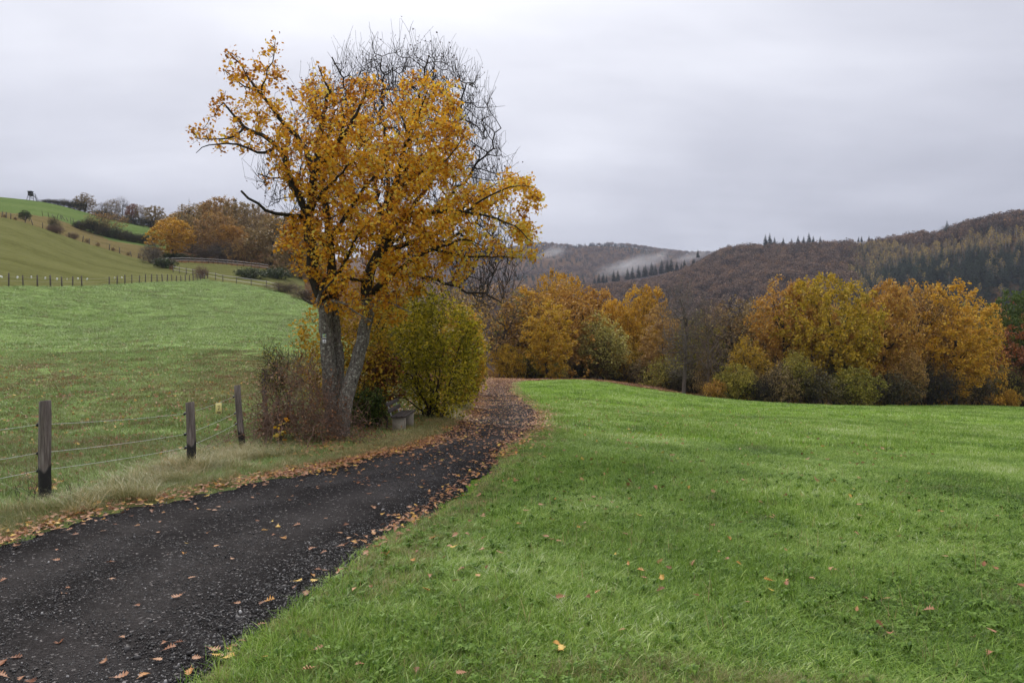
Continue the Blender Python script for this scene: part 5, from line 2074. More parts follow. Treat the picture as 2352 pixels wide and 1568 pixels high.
# ------------------------------------------------------------------ the wood along the track and the meadow's far edge
WOOD = [
    # name, label, X, d, Ytop, width, kind, leaf, wood, category
    ('tree', 'thin tree with sparse tan leaves at the outside of the track bend', 1150, 94, 655, 190, 'sparse', 'tan_leaf', M_TWIG, 'tree'),
    ('tree', 'olive and yellow tree on the left bank behind the yellow shrub', 1064, 40, 690, 95, 'thin', 'olive_leaf', M_TWIG, 'tree'),
    ('shrub', 'low yellow-green shrub at the outside of the track bend', 1168, 90, 790, 80, 'bush', 'yellow_shrub_leaf', M_DARKTWIG, 'shrub'),
    ('tree', 'bright yellow-olive tree facing the meadow at the outside of the track bend', 1218, 97, 655, 130, 'tall', 'gold_leaf', M_DARKTWIG, 'tree'),
    ('shrub', 'olive-yellow shrub at the foot of the yellow-olive tree by the bend', 1212, 93, 800, 75, 'bush', 'olive_leaf', M_DARKTWIG, 'shrub'),
    ('tree', 'broad tan and orange tree behind the end of the track', 1290, 100, 655, 170, 'oak3', 'orange_leaf', M_DARKTWIG, 'tree'),
    ('oak_tree', 'tall golden oak whose crown tops the tan trees behind the end of the track', 1280, 118, 628, 130, 'oak', 'gold_leaf', M_DARKTWIG, 'tree'),
    ('oak_tree', 'golden-brown oak between the tall golden oak and the pale willow', 1352, 116, 662, 130, 'oak2', 'orange_leaf', M_DARKTWIG, 'tree'),
    ('shrub', 'yellow-green shrub in front of the tan trees at the end of the track', 1262, 92, 815, 80, 'bush2', 'olive_leaf', M_DARKTWIG, 'shrub'),
    ('shrub', 'dark shrub beside the dark gap at the end of the track', 1322, 104, 815, 60, 'bush2', 'brown_leaf', M_DARKTWIG, 'shrub'),
    ('willow_tree', 'pale yellow-green willow with a dark forked trunk at the head of the meadow', 1385, 98, 712, 110, 'thin', 'pale_green_leaf', M_DARKTWIG, 'tree'),
    ('maple_tree', 'bright lemon-yellow maple top beside the pale willow', 1448, 118, 656, 70, 'tall', 'yellow_leaf', M_DARKTWIG, 'tree'),
    ('oak_tree', 'rounded orange-gold oak right of the lemon-yellow maple', 1485, 110, 658, 105, 'oak2', 'gold_leaf', M_DARKTWIG, 'tree'),
    ('sapling', 'small bright yellow sapling at the edge of the leafy track below the orange-gold oak', 1430, 100, 805, 50, 'bush2', 'yellow_leaf', M_DARKTWIG, 'tree'),
    ('tree', 'leafless tall brown tree, taller of the two bare trees at the meadow edge', 1570, 78, 628, 130, 'bare', None, M_GREYTWIG, 'tree'),
    ('tree', 'leafless dark tree with a slender trunk, right of the tallest bare tree', 1626, 75, 672, 120, 'bare2', None, M_RUSTTWIG, 'tree'),
    ('shrub', 'green-yellow shrub at the foot of the tallest bare tree', 1533, 88, 812, 90, 'bush2', 'olive_leaf', M_DARKTWIG, 'shrub'),
    ('shrub', 'thin olive shrub left of the bare trees below the orange-gold oak', 1480, 98, 815, 80, 'bush2', 'brown_leaf', M_DARKTWIG, 'shrub'),
    ('tree', 'half bare brown oak right of the leafless dark tree', 1690, 90, 684, 140, 'sparse', 'brown_leaf', M_DARKTWIG, 'tree'),
    ('tree', 'brown leaved tree between the half bare oak and the orange oak', 1735, 96, 690, 110, 'oak3', 'brown_leaf', M_DARKTWIG, 'tree'),
    ('shrub', 'olive green shrub at the meadow edge below the half bare brown oak', 1690, 73, 835, 100, 'bush', 'olive_leaf', M_DARKTWIG, 'shrub'),
    ('shrub', 'low orange shrub at the foot of the leafless dark tree', 1640, 72, 868, 50, 'lowbush', 'orange_leaf', M_DARKTWIG, 'shrub'),
    ('oak_tree', 'orange oak left of the great green-gold oak', 1800, 86, 640, 150, 'oak3', 'orange_leaf', M_DARKTWIG, 'tree'),
    ('oak_tree', 'great green-gold oak, the widest and tallest of the meadow edge', 1918, 80, 630, 215, 'oak', 'green_gold_leaf', M_DARKTWIG, 'tree'),
    ('oak_tree', 'orange-brown oak right of the great green-gold oak', 2045, 82, 646, 150, 'oak2', 'orange_leaf', M_DARKTWIG, 'tree'),
    ('oak_tree', 'thin tawny oak with visible dark boughs between the orange-brown oak and the yellow oak', 2118, 86, 652, 130, 'sparse', 'tan_leaf', M_DARKTWIG, 'tree'),
    ('oak_tree', 'upright yellow oak with a dark straight trunk towards the end of the row', 2195, 84, 645, 135, 'tall', 'gold_leaf', M_DARKTWIG, 'tree'),
    ('tree', 'still green tree right of the upright yellow oak', 2308, 104, 672, 130, 'oak2', 'green_leaf', M_DARKTWIG, 'tree'),
    ('tree', 'russet tree at the right end of the wood below the green tree', 2352, 98, 745, 150, 'oak3', 'russet_leaf', M_DARKTWIG, 'tree'),
    ('tree', 'brown-green tree beyond the right end of the wood edge', 2450, 100, 690, 160, 'oak', 'olive_leaf', M_DARKTWIG, 'tree'),
    ('shrub', 'small bright yellow shrub alone at the meadow edge below the russet tree', 2317, 92, 893, 40, 'bush', 'yellow_leaf', M_DARKTWIG, 'shrub'),
    ('shrub', 'yellow-green hazel at the right end of the wood edge', 2305, 96, 838, 110, 'bush2', 'olive_leaf', M_DARKTWIG, 'shrub'),
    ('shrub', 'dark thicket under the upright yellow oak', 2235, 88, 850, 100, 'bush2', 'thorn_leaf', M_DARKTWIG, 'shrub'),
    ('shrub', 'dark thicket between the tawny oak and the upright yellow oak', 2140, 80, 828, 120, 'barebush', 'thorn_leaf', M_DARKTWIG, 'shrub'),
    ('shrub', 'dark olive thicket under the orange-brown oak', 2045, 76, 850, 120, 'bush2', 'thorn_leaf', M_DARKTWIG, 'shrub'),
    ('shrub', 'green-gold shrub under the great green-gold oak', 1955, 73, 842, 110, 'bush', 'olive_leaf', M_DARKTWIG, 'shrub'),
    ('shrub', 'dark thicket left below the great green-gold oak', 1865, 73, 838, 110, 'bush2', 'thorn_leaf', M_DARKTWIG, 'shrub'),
    ('shrub', 'dark olive thicket under the orange oak', 1790, 73, 835, 100, 'bush2', 'brown_leaf', M_DARKTWIG, 'shrub'),
    ('shrub', 'dark low shrub between the olive shrub and the orange oak', 1745, 72, 850, 70, 'barebush', 'thorn_leaf', M_DARKTWIG, 'shrub'),
    ('shrub', 'thin brown shrub behind the leafless dark tree', 1590, 86, 838, 80, 'barebush', 'thorn_leaf', M_DARKTWIG, 'shrub'),
    ('shrub', 'yellow shrub between the lemon-yellow maple and the leafy track', 1448, 104, 780, 80, 'bush2', 'yellow_shrub_leaf', M_DARKTWIG, 'shrub'),
]
WOOD += [
    ('tree', 'slender ochre tree between the lemon-yellow maple and the bare trees', 1522, 96, 700, 90, 'tall', 'tan_leaf', M_DARKTWIG, 'tree'),
    ('tree', 'thin olive-gold tree behind the pair of bare trees', 1600, 92, 715, 110, 'thin', 'olive_leaf', M_DARKTWIG, 'tree'),
    ('tree', 'muted ochre tree right behind the leafless dark tree', 1655, 95, 705, 110, 'oak3', 'tan_leaf', M_DARKTWIG, 'tree'),
    ('tree', 'yellow-olive young tree under the brown trees left of the orange oak', 1715, 78, 770, 90, 'thin', 'yellow_shrub_leaf', M_DARKTWIG, 'tree'),
    ('oak_tree', 'gold-brown oak pushed in between the orange oak and the great green-gold oak', 1858, 88, 650, 120, 'oak2', 'orange_leaf', M_DARKTWIG, 'tree'),
    ('oak_tree', 'olive-gold oak filling the gap right of the great green-gold oak', 1998, 86, 676, 110, 'oak3', 'green_gold_leaf', M_DARKTWIG, 'tree'),
    ('oak_tree', 'ochre oak behind the tawny oak with dark boughs', 2092, 96, 650, 120, 'oak3', 'orange_leaf', M_DARKTWIG, 'tree'),
    ('oak_tree', 'yellow-brown oak pressed against the left side of the upright yellow oak', 2158, 92, 655, 110, 'oak2', 'gold_leaf', M_DARKTWIG, 'tree'),
    ('tree', 'olive-yellow tree at the right flank of the upright yellow oak', 2245, 92, 690, 90, 'oak3', 'gold_leaf', M_DARKTWIG, 'tree'),
    ('tree', 'yellow hazel-like tree between the second bank tree and the tan trees', 1258, 84, 690, 100, 'tall', 'yellow_shrub_leaf', M_DARKTWIG, 'tree'),
    ('tree', 'golden tree squeezed between the golden-brown oak and the lemon-yellow maple', 1412, 112, 690, 90, 'oak2', 'gold_leaf', M_DARKTWIG, 'tree'),
    ('shrub', 'ragged yellow-olive sapling clump below the great green-gold oak, left side', 1835, 74, 800, 70, 'thin', 'olive_leaf', M_DARKTWIG, 'shrub'),
    ('shrub', 'ragged ochre sapling clump right of the olive thicket under the orange-brown oak', 2090, 78, 800, 70, 'thin', 'tan_leaf', M_DARKTWIG, 'shrub'),
]
M_GREENGOLD = leaf_mat('green_gold_leaf', [(0, (.19, .155, .015)), (.4, (.42, .29, .024)), (.75, (.58, .37, .03)), (1, (.62, .40, .05))], .3, .35, .4)
for nm, lab, X, d, Yt, w, k, lm, wm, cat in WOOD:
    plant_tree(nm, lab, X, d, Yt, w, k, MATS.get(lm), wm, cat)
gW = np.random.default_rng(55)
bm_ = ['orange_leaf', 'brown_leaf', 'tan_leaf', 'olive_leaf', 'tan_leaf', 'russet_leaf', 'orange_leaf', 'gold_leaf']
for k in range(34):           # the rows behind them, which close the gaps between the trunks
    X = 1180 + k * 39 + gW.uniform(-14, 14)
    d = np.interp(X, EDGE_X, EDGE_D) + gW.uniform(26, 42) + (14 if X < 1560 else 0)
    lf_ = bm_[k % 8] if X > 1500 else ['gold_leaf', 'orange_leaf', 'olive_leaf', 'tan_leaf'][k % 4]
    Yt = np.interp(X, [1100, 1200, 1300, 1400, 1500, 1640, 1750, 2400], [700, 690, 672, 700, 705, 720, 705, 700]) + gW.uniform(-8, 26)
    plant_tree('tree', '%s tree crowding behind the front row of the meadow-edge wood' % lf_.split('_')[0], X, d, Yt, gW.uniform(95, 140),
               ['oak3', 'sparse', 'oak2', 'thin'][k % 4], MATS[lf_], M_DARKTWIG, 'tree', '%s trees behind the front row of the wood' % lf_.split('_')[0])
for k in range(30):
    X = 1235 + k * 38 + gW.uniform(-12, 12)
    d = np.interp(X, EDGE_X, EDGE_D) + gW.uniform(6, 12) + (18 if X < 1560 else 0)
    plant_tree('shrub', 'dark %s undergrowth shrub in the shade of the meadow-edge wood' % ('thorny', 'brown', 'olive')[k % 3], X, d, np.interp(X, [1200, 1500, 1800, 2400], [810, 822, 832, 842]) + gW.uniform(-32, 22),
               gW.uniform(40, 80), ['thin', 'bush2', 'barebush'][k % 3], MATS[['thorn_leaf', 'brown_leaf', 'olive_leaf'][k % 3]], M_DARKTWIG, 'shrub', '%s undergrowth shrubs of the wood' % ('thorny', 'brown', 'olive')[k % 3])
# left bank of the track, between the yellow shrub and the bend
for X, d, Yt, w, k, lm, lab in ((1066, 33, 700, 80, 'thin', 'yellow_shrub_leaf', 'slender yellow tree just behind the yellow shrub on the left bank'),
                                (1050, 44, 640, 140, 'sparse', 'tan_leaf', 'taller thinly leaved tree behind the right half of the oak'),
                                (1010, 40, 650, 170, 'sparse', 'brown_leaf', 'brown half bare tree hidden behind the middle of the oak'),
                                (930, 36, 660, 160, 'thin', 'olive_leaf', 'olive leaved tree hidden behind the hazel shrub'),
                                (1195, 104, 668, 120, 'oak3', 'olive_leaf', 'olive-brown tree behind the bend of the track')):
    plant_tree('tree', lab, X, d, Yt, w, k, MATS[lm], M_TWIG, 'tree')

# ------------------------------------------------------------------ hedges, shrubs and trees of the left hillside
LEFT = [
    ('hedge', 'brown leafless clipped hedge at the far edge of the pasture left of the oak', 655, 124, 643, 75, 'barebush', 'brown_leaf', M_RUSTTWIG, 'hedge'),
    ('shrub', 'brown leafless shrub continuing the hedge towards the oak trunk', 705, 112, 652, 80, 'barebush', 'brown_leaf', M_RUSTTWIG, 'shrub'),
    ('broom_bush', 'dark green broom bush in the paddock, left one', 578, 152, 612, 65, 'lowbush', 'broom_leaf', M_DARKTWIG, 'bush'),
    ('broom_bush', 'dark green broom bush in the paddock, right one behind the hedge', 640, 160, 611, 65, 'lowbush', 'broom_leaf', M_DARKTWIG, 'bush'),
    ('shrub', 'brown bramble bush growing through the lower white rope fence', 463, 143, 606, 32, 'barebush', 'dead_leaf', M_BRAMBLE, 'shrub'),
    ('shrub', 'grey leafless thorn at the upper left end of the rope fences', 350, 178, 553, 46, 'barebush', 'thorn_leaf', M_GREYTWIG, 'shrub'),
    ('broom_bush', 'dark broom bush below the grey thorn at the corner of the olive pasture', 380, 170, 590, 50, 'lowbush', 'broom_leaf', M_DARKTWIG, 'bush'),
    ('tree', 'orange-yellow field maple standing alone in front of the hillside wood', 402, 206, 500, 105, 'oak2', 'gold_leaf', M_DARKTWIG, 'tree'),
    ('shrub', 'dark bush at the foot of the orange-yellow field maple', 412, 202, 580, 70, 'lowbush', 'broom_leaf', M_DARKTWIG, 'shrub'),
    ('shrub', 'grey-brown leafless shrub right of the orange-yellow field maple', 468, 207, 558, 60, 'barebush', 'thorn_leaf', M_RUSTTWIG, 'shrub'),
    ('shrub', 'large grey leafless shrub at the upper rope fence', 515, 208, 548, 75, 'barebush', 'thorn_leaf', M_GREYTWIG, 'shrub'),
    ('shrub', 'tawny shrub right of the large grey shrub at the upper rope fence', 565, 208, 540, 70, 'bush2', 'tan_leaf', M_RUSTTWIG, 'shrub'),
    ('tree', 'dark brown tree at the right end of the upper rope fence', 622, 206, 500, 110, 'oak3', 'brown_leaf', M_DARKTWIG, 'tree'),
    ('tree', 'brown oak partly hidden behind the crown of the big oak above the hedge', 690, 180, 520, 120, 'oak3', 'brown_leaf', M_DARKTWIG, 'tree'),
    ('oak_tree', 'tawny oak in the middle of the hillside wood', 505, 215, 488, 95, 'oak', 'tan_leaf', M_DARKTWIG, 'tree'),
    ('oak_tree', 'brown oak at the left end of the hillside wood', 440, 240, 470, 85, 'oak3', 'brown_leaf', M_DARKTWIG, 'tree'),
    ('oak_tree', 'tall russet-brown oak topping the hillside wood', 490, 255, 455, 105, 'oak2', 'tan_leaf', M_DARKTWIG, 'tree'),
    ('oak_tree', 'broad brown oak right of the tallest oak of the hillside wood', 555, 245, 466, 105, 'oak', 'brown_leaf', M_DARKTWIG, 'tree'),
    ('oak_tree', 'olive-orange oak low in the hillside wood', 540, 212, 520, 80, 'oak2', 'orange_leaf', M_DARKTWIG, 'tree'),
    ('tree', 'leafless brown tree near the right end of the hillside wood', 610, 230, 478, 85, 'sparse', 'brown_leaf', M_RUSTTWIG, 'tree'),
    ('oak_tree', 'brown oak of the hillside wood just left of the big oak crown', 655, 225, 490, 100, 'oak', 'brown_leaf', M_DARKTWIG, 'tree'),
    ('spruce_tree', 'dark spruce at the left end of the hillside wood, taller of two', 434, 262, 454, 16, 'spruce', 'spruce_needle', M_DARKTWIG, 'tree'),
    ('spruce_tree', 'dark spruce at the left end of the hillside wood, shorter of two', 418, 258, 463, 16, 'spruce2', 'spruce_needle', M_DARKTWIG, 'tree'),
    ('tree', 'brown round tree between the ridge row and the hillside wood', 356, 335, 472, 46, 'oak', 'brown_leaf', M_DARKTWIG, 'tree'),
    ('tree', 'russet tree in the row along the upper field', 302, 342, 468, 32, 'oak2', 'russet_leaf', M_DARKTWIG, 'tree'),
    ('tree', 'brown tree right of the russet tree along the upper field', 325, 342, 470, 34, 'sparse', 'brown_leaf', M_RUSTTWIG, 'tree'),
    ('tree', 'leafless grey tree, tallest of the row along the upper field', 280, 350, 449, 36, 'bare', None, M_GREYTWIG, 'tree'),
    ('tree', 'leafless brown tree left of the tallest grey tree on the ridge', 258, 346, 457, 40, 'sparse', 'brown_leaf', M_RUSTTWIG, 'tree'),
    ('tree', 'low brownish tree at the left end of the row along the upper field', 236, 346, 462, 36, 'bare2', None, M_RUSTTWIG, 'tree'),
    ('oak_tree', 'round brown oak standing alone on the ridge right of the hunting stand', 195, 350, 443, 42, 'oak3', 'brown_leaf', M_DARKTWIG, 'tree'),
    ('tree', 'spreading russet hawthorn above the dark hedge on the hillside', 246, 242, 486, 75, 'sparse', 'tan_leaf', M_RUSTTWIG, 'tree'),
    ('shrub', 'lone dark round bush on the fence line below the upper field', 57, 186, 481, 25, 'bush', 'broom_leaf', M_DARKTWIG, 'bush'),
    ('shrub', 'dark bush on the fence line, second from the left', 122, 184, 494, 28, 'bush2', 'thorn_leaf', M_DARKTWIG, 'bush'),
    ('shrub', 'brown bramble bush on the olive pasture boundary', 127, 178, 513, 38, 'barebush', 'thorn_leaf', M_BRAMBLE, 'shrub'),
    ('shrub', 'small brown bush on the olive pasture boundary', 169, 183, 531, 24, 'barebush', 'thorn_leaf', M_BRAMBLE, 'shrub'),
]
for nm, lab, X, d, Yt, w, k, lm, wm, cat in LEFT:
    plant_tree(nm, lab, X, d, Yt, w, k, MATS.get(lm), wm, cat)
gL = np.random.default_rng(66)
for k in range(13):          # the dark hedge between the strip and the upper field
    X = 178 + k * 14.5
    plant_tree('shrub', 'dark %s bush in the hedge below the upper field' % ('thorn' if k % 3 else 'broom'), X, np.interp(X, [178, 260, 360], [240, 236, 236]), np.interp(X, [178, 215, 260, 360], [503, 500, 522, 538]) + gL.uniform(-4, 4), 34,
               ['bush2', 'barebush'][k % 2], MATS['thorn_leaf' if k % 3 else 'broom_leaf'], M_DARKTWIG, 'shrub', '%s bushes of the dark hedge' % ('thorn' if k % 3 else 'broom'))
for k in range(9):           # scrub along the ridge right of the stand
    X = 102 + k * 11.5
    plant_tree('shrub', 'low dark scrub bush along the ridge between the hunting stand and the round oak', X, 348, np.interp(X, [100, 200], [454, 459]) + gL.uniform(-3, 3) + (2 if k < 4 else 0), 20,
               ['bush2', 'barebush'][k % 2], MATS['thorn_leaf'], M_DARKTWIG, 'shrub', 'scrub bushes along the ridge')
for k in range(9):           # bushes at the foot of the row along the upper field
    X = 222 + k * 18
    plant_tree('shrub', 'dark bush at the foot of the trees along the upper field', X, 334, np.interp(X, [215, 380], [478, 505]) + gL.uniform(-3, 3), 30,
               ['bush2', 'barebush'][k % 2], MATS['thorn_leaf'], M_DARKTWIG, 'shrub', 'bushes at the foot of the ridge trees')
for k in range(16):          # the wood goes on up the slope behind its edge
    X = 400 + k * 21 + gL.uniform(-8, 8)
    d = gL.uniform(262, 330)
    plant_tree('tree', '%s tree within the hillside wood' % ('brown', 'tan', 'orange', 'brown')[k % 4], X, d, np.interp(X, [390, 480, 560, 720], [478, 460, 470, 500]) + gL.uniform(2, 16), gL.uniform(50, 80),
               ['oak3', 'oak2', 'sparse'][k % 3], MATS[['brown_leaf', 'tan_leaf', 'orange_leaf', 'brown_leaf'][k % 4]], M_DARKTWIG, 'tree', '%s trees within the hillside wood' % ('brown', 'tan', 'orange', 'brown')[k % 4])
for k in range(8):
    X = 120 + [-110, -85, -8, 80, 105, 140, 175, 200][k]
    plant_tree('shrub', 'tuft of brown weeds on the old fence line of the olive pasture', X, float(np.interp(X, OLI_X, OLI_D)) + 2, np.interp(X, [0, 120, 240, 330], [487, 519, 559, 588]), 9, 'bush2',
               MATS['brown_leaf'], M_RUSTTWIG, 'weeds', 'weeds on the old fence line')


# ------------------------------------------------------------------ far fences
def simple_post(h, w):
    return MB().box((0, 0, h / 2 - .15), (w, w, h + .3), bev=.012).mesh('fence_post', M_FARPOST)


M_FARPOST = plain_mat('old_fence_post', (.10, .082, .07), .9, .3, 12)
M_ROPE = plain_mat('white_fence_band', (.58, .55, .53), .7, .08, 20)
M_FARWIRE = plain_mat('fence_wire', (.3, .3, .29), .6, .1, 60)


def far_fence(label, pts, h, w, heights, rr, mat, seed, sag=.06, lean=.04, skip=()):
    g = np.random.default_rng(seed)
    feet = [at(X, d) for X, d in pts]
    c = feet[0]
    t = empty('pasture_fence', c, label, 'fence')
    me = simple_post(h, w)
    for i, f in enumerate(feet):
        if i in skip:
            continue
        o = link('fence_post', me, t, local(c, f))
        o.scale = (1, 1, g.uniform(.9, 1.1))
        o.rotation_euler = (g.normal(0, lean), g.normal(0, lean), g.uniform(0, 1.5))
    for hh in heights:
        P = []
        for a, b in zip(feet[:-1], feet[1:]):
            s = np.linspace(0, 1, 5)[:-1]
            q = a * (1 - s)[:, None] + b * s[:, None]
            q[:, 2] += hh - 4 * sag * s * (1 - s)
            P.append(q)
        P = np.concatenate(P + [feet[-1][None] + np.array([[0, 0, hh]])])
        link('rail' if rr > .02 else 'wire', MB().tube(local(c, P), rr, 4).mesh('rail', mat), t)
    return t


fd = lambda X: float(np.interp(X, FEN_X, 1 / np.array(FEN_D)) ** -1)
xs_ = [-60, -20, 20, 53, 86, 116, 142, 167, 188, 251, 269, 287, 303, 320, 334, 348, 361, 373, 384, 395, 405, 416, 426, 435, 444, 453, 461, 470]
tF = far_fence('long row of thin dark posts dividing the green pasture from the olive hillside', [(X, fd(X)) for X in xs_], 1.3, .12, (1.0, .6), .006, M_FARWIRE, 12)
# white tags tied to its wire
gt = np.random.default_rng(13)
me_tag = MB().box((0, 0, 0), (.16, .012, .26), bev=.003).mesh('white_tag', M_WHITE)
for X in (3, 40, 72, 104, 131, 154, 179, 200, 263, 280):
    f = at(X, fd(X) - .05)
    o = link('white_tag', me_tag, tF, local(tF.location, f + np.array([0, 0, .95 + gt.normal(0, .05)])))
    o.rotation_euler = (0, gt.normal(0, .3), gt.normal(0, .4))
up_ = [(372, 180), (386, 183), (400, 185), (418, 188), (433, 190), (448, 191), (464, 192), (479, 193), (490, 193), (501, 193), (512, 193), (521, 193), (533, 192), (545, 191), (560, 190), (578, 188), (596, 187), (616, 186)]
far_fence('white band fence along the upper side of the paddock below the hillside wood', up_, 1.5, .10, (1.38, .75), .042, M_ROPE, 14, .1, .02)
lo_ = [(398, 158), (412, 154), (428, 151), (443, 149), (460, 146), (477, 144), (495, 141.5), (512, 138.5), (543, 135.5), (577, 132), (612, 128), (640, 124)]
far_fence('white two-band fence along the lower side of the paddock above the green pasture', lo_, 1.5, .12, (1.3, .62), .034, M_ROPE, 15, .05, .02)
ol_ = [(X, float(np.interp(X, OLI_X, OLI_D)) + .6) for X in (4, 14, 25, 58, 75, 98, 111, 138, 159, 190, 205, 251, 275, 302, 317, 329)]
far_fence('broken line of old leaning posts along the top of the olive hillside', ol_, 1.5, .16, (1.0,), .006, M_FARWIRE, 16, .1, .12)
uf_ = [(X, float(np.interp(X, [0, 110, 215], [233, 247, 262]))) for X in (98, 112, 124, 131, 138, 142, 149, 156, 163, 170, 177, 184, 192, 200, 205, 212)]
far_fence('leaning weathered posts along the foot of the upper green field', uf_, 1.7, .14, (1.1,), .006, M_FARWIRE, 17, .1, .22)


# ------------------------------------------------------------------ hunting stand on the ridge
def build_stand():
    d = 340
    p = at(70, d)
    s = d / F                          # one sight-line unit at this distance
    M_ST = plain_mat('dark_stained_wood', (.035, .032, .03), .8, .3, 6)
    t = empty('hunting_stand', p, 'dark raised hunting stand with a boxed cabin and ladder on the top of the hill', 'hunting stand')
    cab = MB()
    zb, zt_, w = 10.5 * s, 20.2 * s, 7.4 * s
    ww = w / 2
    # four walls with a window opening in the front and back
    cab.box((0, -ww, zb + 2.6 * s), (w, .06, 5.2 * s)).box((0, ww, zb + 2.6 * s), (w, .06, 5.2 * s))
    cab.box((0, -ww, zt_ - 1.2 * s), (w, .06, 2.2 * s)).box((0, ww, zt_ - 1.2 * s), (w, .06, 2.2 * s))
    for q in (-1, 1):
        cab.box((q * ww * .8, -ww + .003, (zb + zt_) / 2), (w * .2, .05, zt_ - zb - .02)).box((q * ww * .8, ww - .003, (zb + zt_) / 2), (w * .2, .05, zt_ - zb - .02))
    cab.box((ww - .03, 0, (zb + zt_) / 2), (.05, w - .08, zt_ - zb - .03)).box((-ww + .03, 0, (zb + zt_) / 2), (.05, w - .08, zt_ - zb - .03)).box((0, 0, zb + .05), (w - .12, w - .12, .06))
    link('cabin', cab.mesh('cabin', M_ST), t)
    roof = MB().box((-.2 * s, 0, zt_ + .55 * s), (w + 2.6 * s, w + 2 * s, .9 * s), [[math.cos(.05), 0, -math.sin(.05)], [0, 1, 0], [math.sin(.05), 0, math.cos(.05)]], .03)
    link('roof', roof.mesh('roof', M_ST), t)
    dk = MB().box((ww + 3 * s, 0, zb - .2 * s), (6.2 * s, w * .9, .5 * s), bev=.02)
    link('platform', dk.mesh('platform', M_ST), t)
    rl = MB()
    for yy in (-w * .42, w * .42):
        rl.tube([(ww, yy, zb + 5 * s), (ww + 5.8 * s, yy, zb + 5 * s)], .3 * s, 5).tube([(ww, yy, zb + 2.6 * s), (ww + 5.8 * s, yy, zb + 2.6 * s)], .22 * s, 5).tube([(ww + 5.7 * s, yy, zb), (ww + 5.7 * s, yy, zb + 5.1 * s)], .3 * s, 5)
    link('railing', rl.mesh('railing', M_ST), t)
    for xx, yy, dx in ((-ww, -ww, -2.2), (-ww, ww, -2.2), (ww + 5 * s, -ww, 2.0), (ww + 5 * s, ww, 2.0)):
        fx, fy = xx + dx * s, yy * 1.25
        gz = float(zt(p[0] + fx, p[1] + fy)) - p[2] - .2
        link('leg', MB().tube([(fx, fy, gz), (xx, yy, zb)], .5 * s, 6).mesh('leg', M_ST), t)
    for yy in (-ww * 1.1, ww * 1.1):
        link('brace', MB().tube([(-ww - 1.2 * s, yy, 3.5 * s), (ww + 4 * s, yy, zb - .8 * s)], .28 * s, 5).tube([(ww + 5.5 * s, yy, 2.0 * s), (-ww, yy, zb - .8 * s)], .28 * s, 5).mesh('brace', M_ST), t)
    ld = MB()
    a0, a1 = np.array([ww + 6 * s, 0, zb]), np.array([ww + 13 * s, 0, 0])
    a1[2] = float(zt(p[0] + a1[0], p[1])) - p[2] - .1
    for yy in (-.35, .35):
        o = np.array([0, yy, 0])
        ld.tube([a0 + o, a1 + o], .33 * s, 5)
        ld.tube([a0 + o + np.array([0, 0, 5 * s]), a1 + o + np.array([1.5 * s, 0, 3 * s])], .25 * s, 5)
    for k in range(1, 9):
        q = a0 + (a1 - a0) * k / 9
        ld.tube([q - np.array([0, .38, 0]), q + np.array([0, .38, 0])], .2 * s, 5)
    link('ladder', ld.mesh('ladder', M_ST), t)


build_stand()


# ------------------------------------------------------------------ the far hills and their woods
def hill(name, cols, mat, nd_=90, nu=160, pad=0):
    """cols: X -> [(d, z)...]; returns a height function as well"""
    us = np.array(sorted(ux(X) for X in cols))
    keys = sorted(cols)
    t = np.linspace(0, 1, nd_)
    # every column has the same number of stations
    D = np.array([[q[0] for q in cols[k]] for k in keys])
    Z = np.array([[q[1] for q in cols[k]] for k in keys])
    st = np.linspace(0, 1, D.shape[1])
    Dt = _pchip(st, D.T, t).T
    Zt_ = _pchip(st, Z.T, t).T
    ug = np.linspace(us[0], us[-1], nu)
    Dg = _pchip(us, Dt, ug)
    Zg = _pchip(us, Zt_, ug)
    X = ug[:, None] * Dg
    bump = 5 * np.sin(X * .011 + 1) * np.sin(Dg * .009) + 2.2 * np.sin(X * .031) * np.sin(Dg * .027 + 2)
    Zg = Zg + bump * (np.clip(t * 3, 0, 1) * np.clip((1 - t) * 3, 0, 1))[None]
    V = np.stack([X, Dg, Zg], -1)
    i = np.arange(nu - 1)[:, None] * nd_ + np.arange(nd_ - 1)[None]
    Q = np.stack([i, i + nd_, i + nd_ + 1, i + 1], -1).reshape(-1, 4)
    link(name, mesh_np(name, V.reshape(-1, 3), [Q], mat, {'dry': np.full(V.size // 3, .1)}, True), kind='structure')
    return ug, V


def pts_on(g, V, n):
    """random points on a hill grid, weighted by area"""
    a = np.linalg.norm(np.cross(V[1:, :-1] - V[:-1, :-1], V[:-1, 1:] - V[:-1, :-1]), axis=2)
    p = (a / a.sum()).ravel()
    k = g.choice(len(p), n, p=p)
    i, j = k // a.shape[1], k % a.shape[1]
    s, t = g.random(n)[:, None], g.random(n)[:, None]
    return V[i, j] * (1 - s) * (1 - t) + V[i + 1, j] * s * (1 - t) + V[i, j + 1] * (1 - s) * t + V[i + 1, j + 1] * s * t


def zs(d, Y, tree=0):
    return zrow(d, Y) - tree


